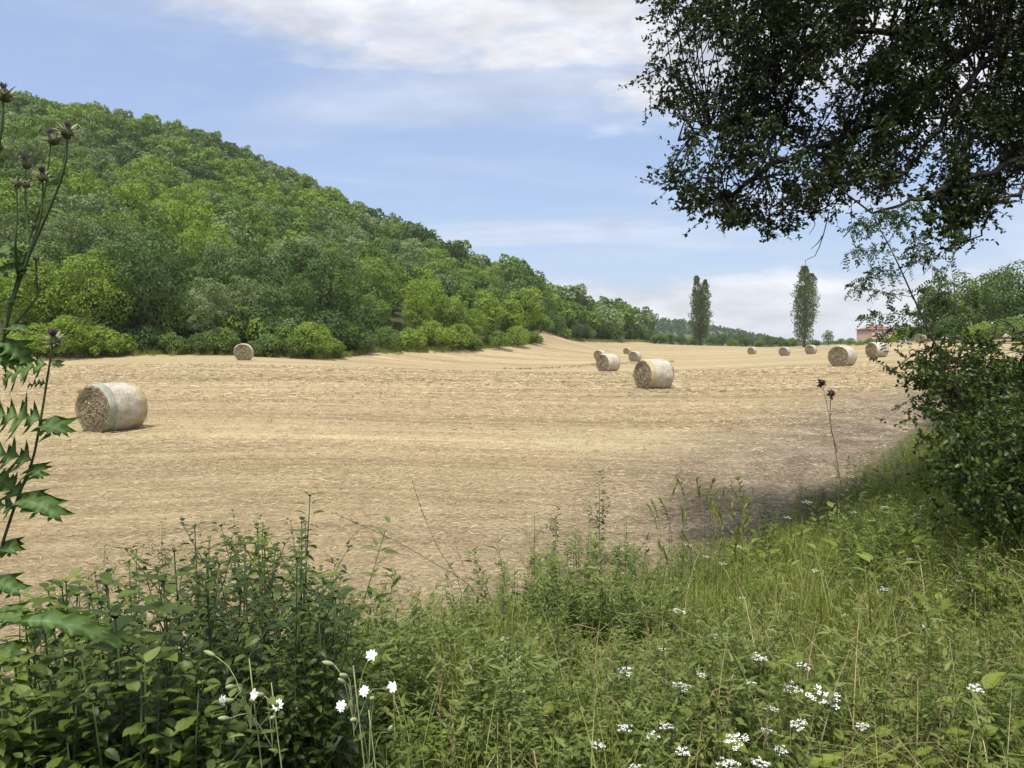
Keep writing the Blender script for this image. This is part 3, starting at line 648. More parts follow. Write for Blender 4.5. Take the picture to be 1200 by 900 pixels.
def bale_meshes(seed, bandl, bandr):
    R0, L_ = .615, 1.08; out = {}; seg = 72
    def shell(x0, x1, n, off):
        xs = np.linspace(x0, x1, n); a = np.arange(seg) * 2 * math.pi / seg; X, A = np.meshgrid(xs, a, indexing='ij')
        r = prof_r(X, A, R0, seed) + off; Y = np.sin(A) * r; Z = np.cos(A) * r
        Z = np.where(Z < -.56, -.56 + (Z + .56) * .25, Z)
        V = np.stack([X, Y, Z + .565], -1).reshape(-1, 3)
        Q = [(i * seg + j, i * seg + (j + 1) % seg, (i + 1) * seg + (j + 1) % seg, (i + 1) * seg + j) for i in range(n - 1) for j in range(seg)]
        return V, Q
    g = G(); V, Q = shell(-L_ / 2, L_ / 2, 15, 0); g.add(V, Q=Q); out['net_wrap'] = g.mesh('net_wrap', NET, True)
    r = np.random.RandomState(seed)
    for nm, sx in (('a', -1), ('b', 1)):
        g = G(); V = []; nr = 12
        for i in range(nr):
            f = 1 - i / nr; a = np.arange(seg) * 2 * math.pi / seg; rr = prof_r(np.full(seg, sx * L_ / 2), a, R0, seed) * f * .999
            xx = sx * (L_ / 2 + .035 * (1 - f ** 2) * 1.0 + (.014 * r.normal(size=seg) if i else 0) + .006 * math.sin(i * 2.2))
            Z = np.cos(a) * rr; Z = np.where(Z < -.56, -.56 + (Z + .56) * .25, Z)
            V.append(np.stack([np.broadcast_to(xx, (seg,)), np.sin(a) * rr, Z + .565], 1))
        V = np.concatenate(V + [np.array([[sx * (L_ / 2 + .03), 0, .565]])])
        Q = [(i * seg + j, i * seg + (j + 1) % seg, (i + 1) * seg + (j + 1) % seg, (i + 1) * seg + j) for i in range(nr - 1) for j in range(seg)]
        T = [((nr - 1) * seg + j, (nr - 1) * seg + (j + 1) % seg, nr * seg) for j in range(seg)]
        if sx > 0: pass
        g.add(V, Q=Q, T=T)
        # loose straw ends, wound round the core
        n = 1700; a = r.rand(n) * 6.28; rr = .58 * np.sqrt(r.rand(n)); p = np.stack([np.full(n, sx * (L_ / 2 + .03)), np.sin(a) * rr, np.cos(a) * rr + .565], 1)
        d = np.stack([sx * r.uniform(.0, .12, n), np.cos(a) + r.normal(size=n) * .16, -np.sin(a) + r.normal(size=n) * .16], 1)
        scatter(g, np.array([[-.03, 0, 0], [.03, 0, 0], [.02, 1, 0], [-.02, 1, 0]]), [(0, 1, 2, 3)], p, frames(d), r.uniform(.07, .17, n), 'Q')
        out['straw_end_' + nm] = g.mesh('straw_end', END, False)
    if bandl: V, Q = shell(.35, .525, 5, .005); out['edge_band_l'] = G().add(V, Q=Q).mesh('edge_band', bandl, True)
    if bandr: V, Q = shell(-.525, -.36, 5, .005); out['edge_band_r'] = G().add(V, Q=Q).mesh('edge_band', bandr, True)
    g = G(); n = 420; a = r.normal(size=n) * .33 + math.pi; x = r.uniform(-.6, .6, n); p = np.stack([x, np.sin(a) * .6, np.maximum(np.cos(a) * .6 + .565, .01)], 1)
    p[:, 1] *= 1.05; d = r.normal(size=(n, 3)); d[:, 2] *= .4
    scatter(g, np.array([[-.035, 0, 0], [.035, 0, 0], [.03, 1, 0], [-.03, 1, 0]]), [(0, 1, 2, 3)], p, frames(d), r.uniform(.08, .2, n), 'Q'); out['loose_straw'] = g.mesh('loose_straw', STRAW)
    return out
BM = [bale_meshes(1, TEAL, YEL), bale_meshes(2, YEL, None), bale_meshes(3, None, None)]
def put_bale(px, D, a, kind, label, sc=1.0, group='round straw bales on the field'):
    x = (px - 600) / FPX * D; th = math.atan2(-D, -x) - R(a)
    e = tag(empty('straw_bale', (x, D, float(ground(x, D)) - .02), th, sc), label, 'bale', group)
    for k, me in BM[kind].items():
        nm = 'straw_end' if k.startswith('straw') else 'edge_band' if k.startswith('edge') else k
        if D > 70 and nm == 'loose_straw': continue
        add(nm, me, e)
put_bale(130, 18.2, 50, 0, 'largest round straw bale, far left, with a teal net band and yellow far edge', .94)
put_bale(766, 29.6, 52, 1, 'round straw bale right of centre, nearest of its cluster, with a yellow net band', .96)
put_bale(712.5, 51, 43, 2, 'mid-sized round straw bale just left of the nearest centre bale')
put_bale(703, 92, 25, 2, 'small round bale half hidden behind the mid-sized centre bale')
put_bale(735, 136, 20, 2, 'tiniest round bale on the slope above the centre cluster')
put_bale(744, 89, 22, 2, 'small round bale just behind the nearest centre bale')
put_bale(286, 53.6, 8, 2, 'lone round bale facing us below the hillside wood')
put_bale(881, 125, 20, 2, 'small distant round bale between the two poplars, left of another')
put_bale(919, 100, 18, 2, 'small distant round bale left of the taller poplar foot')
put_bale(950, 97, 20, 2, 'small round bale just right of the taller poplar foot')
put_bale(987, 43.3, 24, 2, 'large round bale at right with its dark coiled end facing us', 1.0)
put_bale(1027, 59, 44, 2, 'round bale below the pink house, showing its pale wrapped side')
put_bale(1078, 104, 25, 2, 'far right round bale seen through the sapling twigs')

# ------------------------------------------------------------------ loose straw and stubble on the field
def straw_field():
    g = G(); r = np.random.RandomState(21)
    for (y0, y1, dens, w, l) in ((4.0, 9, 620, .0045, .065), (9, 15, 400, .0065, .08), (15, 26, 150, .012, .12), (26, 46, 42, .026, .22)):
        A = (y1 - y0) * (y1 + y0) / 2 * 1.42; n = int(A * dens); y = np.sqrt(r.uniform(y0 * y0, y1 * y1, n)); x = r.uniform(-.71, .71, n) * y
        s = edge_dist(x, y); rowp = .5 + .5 * np.sin((y + x * .12) * 2.2 + 1.3 * np.sin(x * .2)) ; row2 = .5 + .5 * np.sin((y + x * .14) * .63 + .8 * np.sin(x * .11))
        soil = ss(-3.0, .5, s + r.normal(size=n) * .6) * ss(-1, 5, x)
        keep = (s < .35) & (r.rand(n) < (.30 + .5 * rowp * row2 + .2 * row2) * (1 - .72 * soil)); x, y = x[keep], y[keep]; n = len(x)
        z = ground(x, y) + r.uniform(.004, .03, n) * (1 + y * .02)
        a = r.normal(size=n) * .75 + (r.rand(n) < .5) * math.pi + .1
        up = r.rand(n) < .12                       # standing stubble
        d = np.stack([np.cos(a), np.sin(a), r.normal(size=n) * .12], 1); d[up] = np.stack([r.normal(size=up.sum()) * .35, r.normal(size=up.sum()) * .35, np.ones(up.sum())], 1); z[up] = ground(x[up], y[up])
        sc = np.stack([w * r.uniform(.6, 1.4, n), l * r.uniform(.5, 1.5, n) * np.where(up, .4, 1), np.ones(n)], 1)
        upv = np.stack([r.normal(size=n) * .4, r.normal(size=n) * .4 - .3 * up, np.ones(n) * .8], 1)
        scatter(g, np.array([[-.5, 0, 0], [.5, 0, 0], [.4, 1, 0], [-.4, 1, 0]]), [(0, 1, 2, 3)], np.stack([x, y, z], 1), frames(d, upv), sc, 'Q')
    tag(g.build('cut_straw', STRAW), 'loose cut straw and short stubble lying over the field', 'straw', kind='stuff')
straw_field()

# ------------------------------------------------------------------ grasses and herbs
def blade(g, r, n, h, spread, w, lean=.5, base=(0, 0, 0), seg=4, droop=.5):
    """n curved grass blades as ribbons"""
    a = r.rand(n) * 6.28; b = np.asarray(base) + np.stack([r.normal(size=n) * spread, r.normal(size=n) * spread, np.zeros(n)], 1)
    H = h * r.uniform(.5, 1.15, n); ln = lean * r.uniform(.2, 1.2, n); t = np.linspace(0, 1, seg + 1)
    out = (ln[:, None] * t ** 1.8) * H[:, None]; zz = H[:, None] * (t - droop * ln[:, None] * t ** 3)
    dx, dy = np.cos(a), np.sin(a); c = np.stack([b[:, 0:1] + dx[:, None] * out, b[:, 1:2] + dy[:, None] * out, b[:, 2:3] + zz], -1)
    wd = w * r.uniform(.7, 1.3, n)[:, None] * (1 - t ** 1.6 * .92); ta = a + r.normal(size=n) * .5; px, py = -np.sin(ta), np.cos(ta)
    off = np.stack([px[:, None] * wd, py[:, None] * wd, wd * 0], -1) * .5
    V = np.stack([c - off, c + off], 2).reshape(n, -1, 3); k = (seg + 1) * 2
    tf = [(2 * i, 2 * i + 1, 2 * i + 3, 2 * i + 2) for i in range(seg)]
    F = (np.asarray(tf)[None] + (np.arange(n) * k)[:, None, None]).reshape(-1, 4); g.add(V.reshape(-1, 3), Q=F)
def verge_points(r, n, y0, y1, u0, u1, smin=0.0):
    if u1 >= .75: n = int(n * 1.16); u1 += .22
    if u0 <= -.74: n = int(n * 1.12); u0 -= .18
    y = np.sqrt(r.uniform(y0 * y0, y1 * y1, n)); u = r.uniform(u0, u1, n); x = u * y; s = edge_dist(x, y); k = s > smin + r.normal(size=n) * .25
    return x[k], y[k], s[k]
def grass_mass():
    r = np.random.RandomState(41)
    protos = []
    for i in range(10):
        g = G(); blade(g, r, 26, r.uniform(.28, .5), .05, .0048, .55); protos.append(g.arrays())
    g = G()
    def put(n, y0, y1, u0, u1, hs, gg=g, pr=protos, smin=0):
        x, y, s = verge_points(r, n, y0, y1, u0, u1, smin); z = ground(x, y)
        hx = .32 + .68 * ss(.0, 2.0, s)
        pn = np.sin(x * 2.1 + 2 * np.sin(y * 1.3)) * np.sin(y * 2.4 + 1.7 * np.sin(x * 1.1)) + .7 * np.sin(x * 5.3 + y * 2) * np.sin(y * 4.7 - x * 3)
        if gg is g: pn = -pn
        for i in range(len(x)):
            V, T, Q, A = pr[r.randint(len(pr))]; a = r.rand() * 6.28; q = hs * r.uniform(.45, 1.3) * hx[i] * (1 + .38 * pn[i]); c, n_ = math.cos(a) * q, math.sin(a) * q
            gg.add(np.stack([V[:, 0] * c - V[:, 1] * n_ + x[i], V[:, 0] * n_ + V[:, 1] * c + y[i], V[:, 2] * q + z[i] - .02], 1), T=T, Q=Q, rnd=(.45 + .33 * pn[i] + .25 * r.normal()) % 1)
    put(1900, 1.1, 4, -.75, .8, .8); put(3200, 4, 8.5, -.35, .8, 1.0); put(2100, 8.5, 17, .1, .8, 1.1); put(420, 17, 40, .4, .85, 1.6)
    tag(g.build('meadow_grass', L_GRASS), 'fresh green grass growing all over the bank', 'grass', kind='stuff')
    # dry stems among it
    dp = []
    for i in range(5):
        q = G(); blade(q, r, 9, .5, .05, .0035, .8); dp.append(q.arrays())
    gd = G(); put(600, 1.4, 5, -.2, .8, .95, gd, dp); put(900, 5, 15, -.2, .8, .8, gd, dp)
    tag(gd.build('dry_grass', L_DRYG), 'thin dry straw-coloured grass stems among the green', 'grass', kind='stuff')
    # fine feathery herbs: thin branching stems with whorls of narrow leaflets
    fp = []
    for i in range(8):
        q = G()
        for k in range(4):
            a = r.rand() * 6.28; h = r.uniform(.3, .55); b = np.array([r.normal() * .04, r.normal() * .04, 0]); e = b + [math.cos(a) * .14, math.sin(a) * .14, h]
            pts = spline([b, (b + e) / 2 + r.normal(size=3) * .02, e], 9); tube(q, pts, np.linspace(.0016, .0008, 9), 3, False)
            m = 11; t = np.repeat(np.linspace(.15, 1, m), 6); p = b + (e - b) * t[:, None] + r.normal(size=(len(t), 3)) * .008
            aa = np.tile(np.arange(6) * 1.047, m) + r.rand() * 3; d = np.stack([np.cos(aa), np.sin(aa), np.full(len(t), .45)], 1) + r.normal(size=(len(t), 3)) * .25
            scatter(q, *NARROW, p, frames(d, np.tile([0, 0, 1.], (len(t), 1)) + r.normal(size=(len(t), 3)) * .3), r.uniform(.022, .048, len(t)), 'T')
        fp.append(q.arrays())
    gf = G(); put(420, 1.3, 4.2, -.28, .8, .85, gf, fp, .15); put(420, 1.3, 4.2, -.28, .25, .85, gf, fp, .15); put(650, 4, 8, -.3, .75, .9, gf, fp, .1); put(350, 4, 8, -.3, .2, .9, gf, fp, .1); put(420, 8, 14, .15, .75, 1.1, gf, fp)
    tag(gf.build('feathery_herbs', L_HERB), 'fine feathery grey-green herbs tangled through the grass', 'herbs', kind='stuff')
    # low broad leaves near the ground
    lp = []
    for i in range(6):
        q = G(); n = 12; a = r.rand(n) * 6.28; zz = r.uniform(.02, .26, n); p = np.stack([np.cos(a) * .03, np.sin(a) * .03, zz], 1)
        d = np.stack([np.cos(a), np.sin(a), r.uniform(.1, .8, n)], 1)
        scatter(q, *OVATE, p + d * .03, frames(d, np.tile([0, 0, 1.], (n, 1))), r.uniform(.04, .085, n), 'T')
        tube(q, [[0, 0, 0], [0.01, 0, .28]], .0016, 3, False); lp.append(q.arrays())
    gl = G(); put(900, 1.2, 4.5, -.75, .8, .9, gl, lp); put(900, 4.5, 9, -.3, .8, 1.1, gl, lp); put(700, 9, 16, .2, .8, 1.3, gl, lp)
    tag(gl.build('ground_cover', L_YH), 'low leafy yellow-green ground cover on the bank', 'ground cover', kind='stuff')
    # rough grass fringe where field meets wood and at the far hedge
    tuft = []
    for i in range(4):
        q = G(); blade(q, r, 18, .55, .12, .03, .5, seg=2); tuft.append(q.arrays())
    ge = G(); W = np.array(WOODEDGE[1:17], float)
    for (ax, ay), (bx, by) in zip(W[:-1], W[1:]):
        L_ = math.hypot(bx - ax, by - ay); n = int(min(L_, 70) * 14)
        for _ in range(n):
            t = r.rand(); x = ax + (bx - ax) * t; y = ay + (by - ay) * t - abs(r.normal()) * 1.3 - .2
            if abs(x / y) > .75: continue
            V, T, Q, A = tuft[r.randint(4)]; q = r.uniform(.5, 1.5)
            ge.add(V * q + [x, y, float(ground(x, y))], Q=Q, rnd=r.rand())
    # thin green line of grass in the dip of the field
    for _ in range(330):
        px = r.uniform(590, 790); D = 64 + (px - 590) * .12 + r.normal() * 1.6; x = (px - 600) / FPX * D
        V, T, Q, A = tuft[r.randint(4)]; ge.add(V * r.uniform(.15, .4) + [x, D, float(ground(x, D))], Q=Q, rnd=r.rand())
    tag(ge.build('field_margin_grass', L_GRASS), 'long rough grass along the foot of the wood', 'grass', kind='stuff')
grass_mass()

def at_px(px, py, H, lo=1.2, hi=30):
    """spot on the ground for a plant H tall whose tip shows at this pixel"""
    for D in np.arange(lo, hi, .04):
        p = P(px, py, D)
        if p[2] - float(ground(p[0], p[1])) <= H: return p[0], p[1], float(ground(p[0], p[1])), p[2] - float(ground(p[0], p[1]))
    return p[0], p[1], float(ground(p[0], p[1])), H

# nettle-like leafy plants, 1 m tall prototypes
def leafy(seed, h, leaves, ls, tmpl=TOOTH, mat_=L_NET, bush=.0, branches=0):
    r = np.random.RandomState(seed); sg = G(); lg = G()
    def stalk(b, e, n, s0, s1, rad):
        pts = spline([b, (b + e) / 2 + r.normal(size=3) * .02 * h, e], 8); tube(sg, pts, np.linspace(rad, rad * .4, 8), 5)
        ax = (e - b) / np.linalg.norm(e - b)
        for i in range(n):
            t = .12 + .88 * (i / (n - 1)) ** .9; c = pts[0] + 0; f = t * 7; k = min(int(f), 6); c = pts[k] + (pts[k + 1] - pts[k]) * (f - k)
            a0 = (i % 2) * math.pi / 2 + r.normal() * .25; s = (s0 + (s1 - s0) * t) * r.uniform(.8, 1.15) * (1 - .35 * (1 - t))
            for q in (0, math.pi):
                a = a0 + q + r.normal() * .15; up = .55 if t > .9 else r.uniform(-.35, .45)
                d = np.array([[math.cos(a), math.sin(a), up]]); p = c + d[0] * .014
                scatter(lg, *tmpl, p[None], frames(d, np.array([[0, 0, 1.]]) + r.normal(size=(1, 3)) * .2), np.array([s]), 'T')
        # tuft at the tip
        m = 7; a = r.rand(m) * 6.28; d = np.stack([np.cos(a) * .7, np.sin(a) * .7, np.ones(m)], 1)
        scatter(lg, *tmpl, np.tile(e, (m, 1)), frames(d, np.tile([0, 0, 1.], (m, 1))), r.uniform(.3, .55, m) * s1, 'T')
    e = np.array([r.normal() * .05 * h, r.normal() * .05 * h, h]); stalk(np.zeros(3), e, leaves, ls, ls * .55, .0045)
    for k in range(branches):
        t = r.uniform(.3, .75); b = e * t; a = r.rand() * 6.28; L_ = h * r.uniform(.22, .38)
        stalk(b, b + np.array([math.cos(a) * .55, math.sin(a) * .55, .8]) * L_, max(4, leaves // 2), ls * .7, ls * .45, .0025)
    return sg.mesh('stem', STEM, True), lg.mesh('leaves', mat_, False)
L_NETD = leaf_mat('dark_nettle_leaves', (.016, .034, .005), (.038, .066, .009), (.085, .122, .020), .32, .5, .4, .6)
L_NETY = leaf_mat('light_nettle_leaves', (.075, .115, .014), (.135, .185, .028), (.22, .27, .060), .38, .5, .3, .6)
NET_P = [leafy(100 + i, 1.0, 24, (.062, .078, .066, .084, .058, .072)[i], TOOTH, (L_NETD, L_NET, L_NETD, L_NET, L_NETD, L_NETY)[i], branches=7) for i in range(6)]
HERB_P = [leafy(120 + i, 1.0, 15, .070, OVATE, L_HERB, branches=5) for i in range(4)]
LONE_P = [leafy(140 + i, 1.0, 22, (.105, .10)[i], TOOTH, (L_NETD, L_NET)[i], branches=2) for i in range(2)]
BROAD_P = [leafy(130 + i, 1.0, 14, .065, OVATE, L_YH, branches=1) for i in range(3)]
def put_plant(pr, x, y, H, name, label, cat, group=None, wide=1.0):
    e = empty(name, (x, y, float(ground(x, y)) - .02), random.random() * 6.28, H); e.scale = (max(H, .75) * wide, max(H, .75) * wide, H)
    add('stem', pr[0], e); add('leaves', pr[1], e); tag(e, label, cat, group); return e
# outline of the nettle thicket, tips from the photograph, then the mass below
tips = [(232, 604, .95, 'left of the pair of tallest nettle tips'), (332, 584, 1.0, 'tallest nettle of the thicket, its tip against the straw'), (196, 608, .85, 'slender nettle at the back left of the thicket'),
        (280, 596, .85, 'nettle just left of the tallest tip'), (352, 612, .85, 'nettle just right of the tallest tip'), (150, 640, .8, 'nettle on the thicket back edge above the thistle leaf'),
        (375, 655, .75, 'nettle on the right shoulder of the thicket'), (408, 660, .7, 'small nettle at the right end of the thicket'), (110, 640, .8, 'thin nettle beside the spiny thistle stem')]
for i, (px, py, H, lb) in enumerate(tips):
    x, y, z, h = at_px(px, py, H, 2.2); put_plant(NET_P[i % 6], x, y, h, 'nettle_plant', lb, 'nettle', 'nettles of the left thicket')
r_ = np.random.RandomState(77); cnt = 0
outline = np.array([(0, 700), (60, 680), (110, 655), (170, 632), (230, 618), (330, 608), (370, 650), (400, 700), (430, 760), (450, 800)], float)
while cnt < 260:
    px = r_.uniform(-40, 440); lim = np.interp(px, outline[:, 0], outline[:, 1]); py = lim + 4 + (930 - lim) * r_.rand() ** 1.5
    H = r_.uniform(.65, 1.05); x, y, z, h = at_px(px, py, H, 1.35 if px < 225 else 1.8)
    if px > 225 and y < 1.85: cnt += 1; continue
    if px < 130 and 640 < py < 760 and r_.rand() < .6: cnt += 1; continue
    if h < .25 or y > 6 or (px > 245 and py > 765): cnt += 1; continue
    put_plant(LONE_P[r_.randint(2)] if r_.rand() < .14 else NET_P[r_.randint(6)] if r_.rand() < .8 else HERB_P[r_.randint(4)], x, y, min(h, 1), 'nettle_plant', 'leafy dark green nettle inside the thicket at lower left', 'nettle', 'nettles inside the left thicket'); cnt += 1
for i in range(34):
    px = r_.uniform(560, 1190); lim = np.interp(px, [560, 800, 1200], [690, 640, 620]); py = lim + r_.uniform(10, 230); p = at_px(px, py, r_.uniform(.25, .45), 1.7); x, y, z = p[:3]; a = r_.rand() * 6.28; L_ = r_.uniform(.25, .6)
    e = tag(empty('dead_weed', (x, y, z)), 'bent straw-coloured dead stem lying among the green grass of the bank', 'dead stem', 'dead stems lying in the bank'); g = G(); hh = p[3]
    S = spline([[0, 0, 0], [math.cos(a) * L_ * .3, math.sin(a) * L_ * .3, hh * .95], [math.cos(a) * L_ * .8, math.sin(a) * L_ * .8, hh * r_.uniform(.7, 1.05)], [math.cos(a) * L_ * 1.3, math.sin(a) * L_ * 1.3, hh * .5]], 10)
    tube(g, S, np.linspace(.0028, .0012, 10), 4); g.build('stem', DRYSTEM, e)
# single tall herbs standing out against the straw
for i, (px, py, H, pr, lb) in enumerate([(704, 552, 1.0, LONE_P[0], 'tall leafy nettle standing alone against the straw, right of centre'), (650, 592, .75, LONE_P[1], 'smaller nettle just left of the tall lone one'), (625, 600, .6, HERB_P[1], 'thin herb left of the two centre nettles'),
                                     (740, 600, .55, HERB_P[0], 'bushy herb right of the tall lone nettle'), (667, 625, .6, LONE_P[1], 'short nettle at the foot of the tall lone one'), (725, 640, .6, LONE_P[0], 'broad leaved nettle low right of the tall lone one'),
                                     (980, 545, .8, BROAD_P[0], 'yellow-green leafy plant at the field edge, right'), (985, 560, .55, BROAD_P[1], 'low yellow-green plant beside the dead thistle stalk'), (897, 578, .75, LONE_P[0], 'dark stemmed herb rising from the grass, right'),
                                     (860, 700, .5, BROAD_P[2], 'pale broad leaved plant in the middle of the grass'), (945, 640, .5, BROAD_P[0], 'broad leaved plant below the dark stemmed herb'),
                                     (560, 815, .45, BROAD_P[1], 'broad pointed leaves at bottom centre, beside pale seed spikes'), (510, 835, .42, NET_P[5], 'toothed nettle at bottom centre left'), (620, 830, .45, BROAD_P[2], 'low nettle with big leaves at bottom centre'),
                                     (655, 850, .4, NET_P[1], 'small dark nettle at bottom centre right'), (1080, 845, .3, BROAD_P[0], 'round leaved plant low at bottom right'), (1120, 870, .3, BROAD_P[2], 'pale leafy plant at the bottom right edge')]):
    x, y, z, h = at_px(px, py, H, 1.5); put_plant(pr, x, y, h, 'leafy_herb', lb, 'herb')
for i in range(90):
    px = r_.uniform(400, 1200); lim = np.interp(px, [400, 550, 700, 850, 1050, 1200], [720, 690, 640, 600, 560, 540]); py = lim + (940 - lim) * r_.rand()
    H = r_.uniform(.25, .5); x, y, z, h = at_px(px, py, H, 1.5)
    if y > 14: continue
    zn = 'middle of the bank' if px < 800 else 'right side of the bank'
    kd = ('grey-green', HERB_P[r_.randint(4)]) if r_.rand() < .7 else ('yellow-green', BROAD_P[r_.randint(3)])
    put_plant(kd[1], x, y, max(h, .2), 'leafy_herb', 'small %s leafy herb among the grass, %s' % (kd[0], zn), 'herb', 'small %s herbs, %s' % (kd[0], zn))

for i in range(46):
    px = r_.normal() * 70 + 665; lim = np.interp(px, [520, 600, 680, 760, 850], [700, 640, 612, 622, 610]); py = lim + abs(r_.normal()) * 40; H = r_.uniform(.4, .7)
    x, y, z, h = at_px(px, py, H, 3.0)
    if px > 880 or px < 500: continue
    put_plant(HERB_P[i % 4] if i % 5 else NET_P[5], x, y, h, 'leafy_herb', 'bushy grey-green herb in the clump around the lone nettle', 'herb', 'herbs clumped around the lone nettle')
# white umbel flowers
def umbel_meshes(seed):
    r = np.random.RandomState(seed); sg = G(); fg = G(); lg = G()
    tube(sg, spline([[0, 0, -.5], [.01, 0, -.25], [0, 0, -.045]], 6), .0018, 4)
    n = 11
    for i in range(n):
        a = i * 2.4; rr = .045 * math.sqrt((i + .5) / n); p = np.array([math.cos(a) * rr, math.sin(a) * rr, -.006 + .006 * math.cos(i)])
        tube(sg, [[0, 0, -.045], p], .0008, 3)
        m = 16; b = r.rand(m) * 6.28; q = .011 * np.sqrt(r.rand(m)); c = p + np.stack([np.cos(b) * q, np.sin(b) * q, r.uniform(.0, .006, m)], 1)
        d = np.stack([np.cos(b), np.sin(b), r.normal(size=m) * .25], 1)
        scatter(fg, RHOMB[0] * [1.5, 1, 1] - [0, .5, 0], RHOMB[1], c, frames(d, np.tile([0, 0, 1.], (m, 1))), r.uniform(.004, .0062, m), 'Q')
    for k in range(5):
        a = r.rand() * 6.28; zz = -.45 + k * .07; m = 14; t = r.rand(m); d0 = np.array([math.cos(a), math.sin(a), .5]); c = np.array([0, 0, zz]) + d0 * t[:, None] * .09
        d = d0 + r.normal(size=(m, 3)) * .8; scatter(lg, *NARROW, c, frames(d), r.uniform(.02, .04, m), 'T')
    return sg.mesh('stem', STEM, True), fg.mesh('flower_head', WHITE), lg.mesh('leaves', L_HERB)
UM = [umbel_meshes(200 + i) for i in range(5)]
um = [(760, 718, 15), (796, 715, 20), (733, 785, 24), (798, 803, 28), (820, 790, 17), (890, 769, 22), (942, 779, 24), (927, 805, 28), (966, 815, 44), (905, 830, 22), (935, 848, 26), (733, 852, 24), (781, 850, 20), (765, 862, 15), (862, 866, 36),
      (891, 893, 26), (855, 894, 32), (1038, 690, 14), (1143, 806, 20), (946, 588, 14), (923, 606, 12), (905, 738, 12), (847, 660, 11), (806, 638, 12), (1057, 566, 10), (1036, 594, 12), (686, 700, 16), (720, 724, 10), (745, 728, 9), (828, 652, 10),
      (1165, 578, 9), (1000, 600, 10), (975, 590, 9), (1085, 735, 9), (700, 872, 12), (1125, 680, 12), (1020, 640, 10), (865, 640, 10), (1075, 640, 8), (900, 855, 18), (845, 905, 26), (915, 878, 20), (775, 760, 12), (835, 745, 10), (990, 720, 9), (1100, 600, 10), (1065, 655, 9), (955, 668, 10), (880, 800, 12), (1010, 850, 12), (800, 880, 14), (745, 900, 16), (870, 700, 9), (930, 700, 10)]
for i, (px, py, w) in enumerate(um):
    H = .45 if w > 18 else .4; x, y, z, h = at_px(px, py, H, 1.6); p = P(px, py, y); D = y; s = np.clip(w / FPX * D / .105, .45, 1.5)
    e = empty('umbel_flower', (x, y, p[2]), random.random() * 6.28, s); e.rotation_euler[0] = random.uniform(-.25, .25)
    sm, fm, lm = UM[i % 5]; add('stem', sm, e); add('flower_head', fm, e); add('leaves', lm, e)
    zn = ('at the bottom of the bank, centre right' if py > 840 else 'in the lower part of the bank, centre right' if py > 745 else 'in the middle of the bank' if py > 650 else 'at the top of the bank by the field') if px < 1000 else 'on the right side of the bank'
    sz = 'broad' if w >= 24 else 'mid-sized' if w >= 15 else 'tiny'
    tag(e, '%s flat white flower cluster %s' % (sz, zn) if i != 8 else 'broadest flat white flower cluster, at lower right of centre', 'wildflower', 'white umbel flowers, %s, %s' % (sz, zn) if i != 8 else None)

# white campions
def campion(px, py, n, lb, seed, H=.62):
    r = np.random.RandomState(seed); p = P(px, py, 1.52); x, y = p[0], p[1]; z = float(ground(x, y)); h = p[2] - z; e = tag(empty('campion_plant', (x, y, z)), lb, 'wildflower')
    top = p - np.array([x, y, z]); sg = G(); b = np.array([.05, .05, 0]); tube(sg, spline([b, top * .5 + [.04, 0, 0], top], 10), np.linspace(.0022, .0013, 10), 5)
    heads = []
    for i in range(n + 3):
        o = np.array([r.normal() * .035, r.normal() * .03, r.uniform(-.09, .03)]); c = top + o; tube(sg, spline([top + [0, 0, -.12 + o[2] * .3], (top + c) / 2 + [0, 0, -.03], c], 6), .0009, 4); heads.append((c, o))
    sg.build('stem', CALYX, e, True)
    for i, (c, o) in enumerate(heads):
        d = np.array([o[0] - .02, o[1] - .05, .02 + r.rand() * .04]); d /= np.linalg.norm(d); F = frames(d[None])[0]; g = G()
        t = np.linspace(0, 1, 7); rr = .0052 * np.sin(math.pi * (t * .82 + .1)) ** .8; pts = c + d * t[:, None] * .024; tube(g, pts, rr, 8); cal = g.build('calyx', CALYX, e, True)
        if i < n:
            g = G(); c2 = c + d * .025
            for k in range(5):
                a = k * 1.2566; dd = F @ np.array([math.cos(a), .15, math.sin(a)])
                for sgn in (-1, 1):
                    d3 = dd + F @ np.array([-math.sin(a), 0, math.cos(a)]) * .22 * sgn + r.normal(size=3) * .15
                    scatter(g, *OVATE, c2[None], frames(d3[None], d[None]), np.array([.0125]), 'T')
            g.build('flower', WHITE, e)
    g = G(); m = 9
    for k in range(m):
        t = .15 + .75 * k / m; c = b + (top - b) * t; a = r.rand() * 6.28
        for q in (0, math.pi):
            d = np.array([[math.cos(a + q), math.sin(a + q), .5]]); scatter(g, *OVATE, c[None], frames(d, np.array([[0, 0, 1.]])), np.array([.06 * (1.2 - t)]), 'T')
    g.build('leaves', L_HERB, e)
campion(292, 772, 2, 'white campion with pale buds, lower left before the nettles', 1)
campion(318, 800, 1, 'smaller white campion just right of the lower left one', 2)
campion(414, 780, 3, 'white campion with the most open flowers, left of centre', 3)
campion(432, 832, 1, 'single white campion flower below the left-of-centre one', 4, .5)
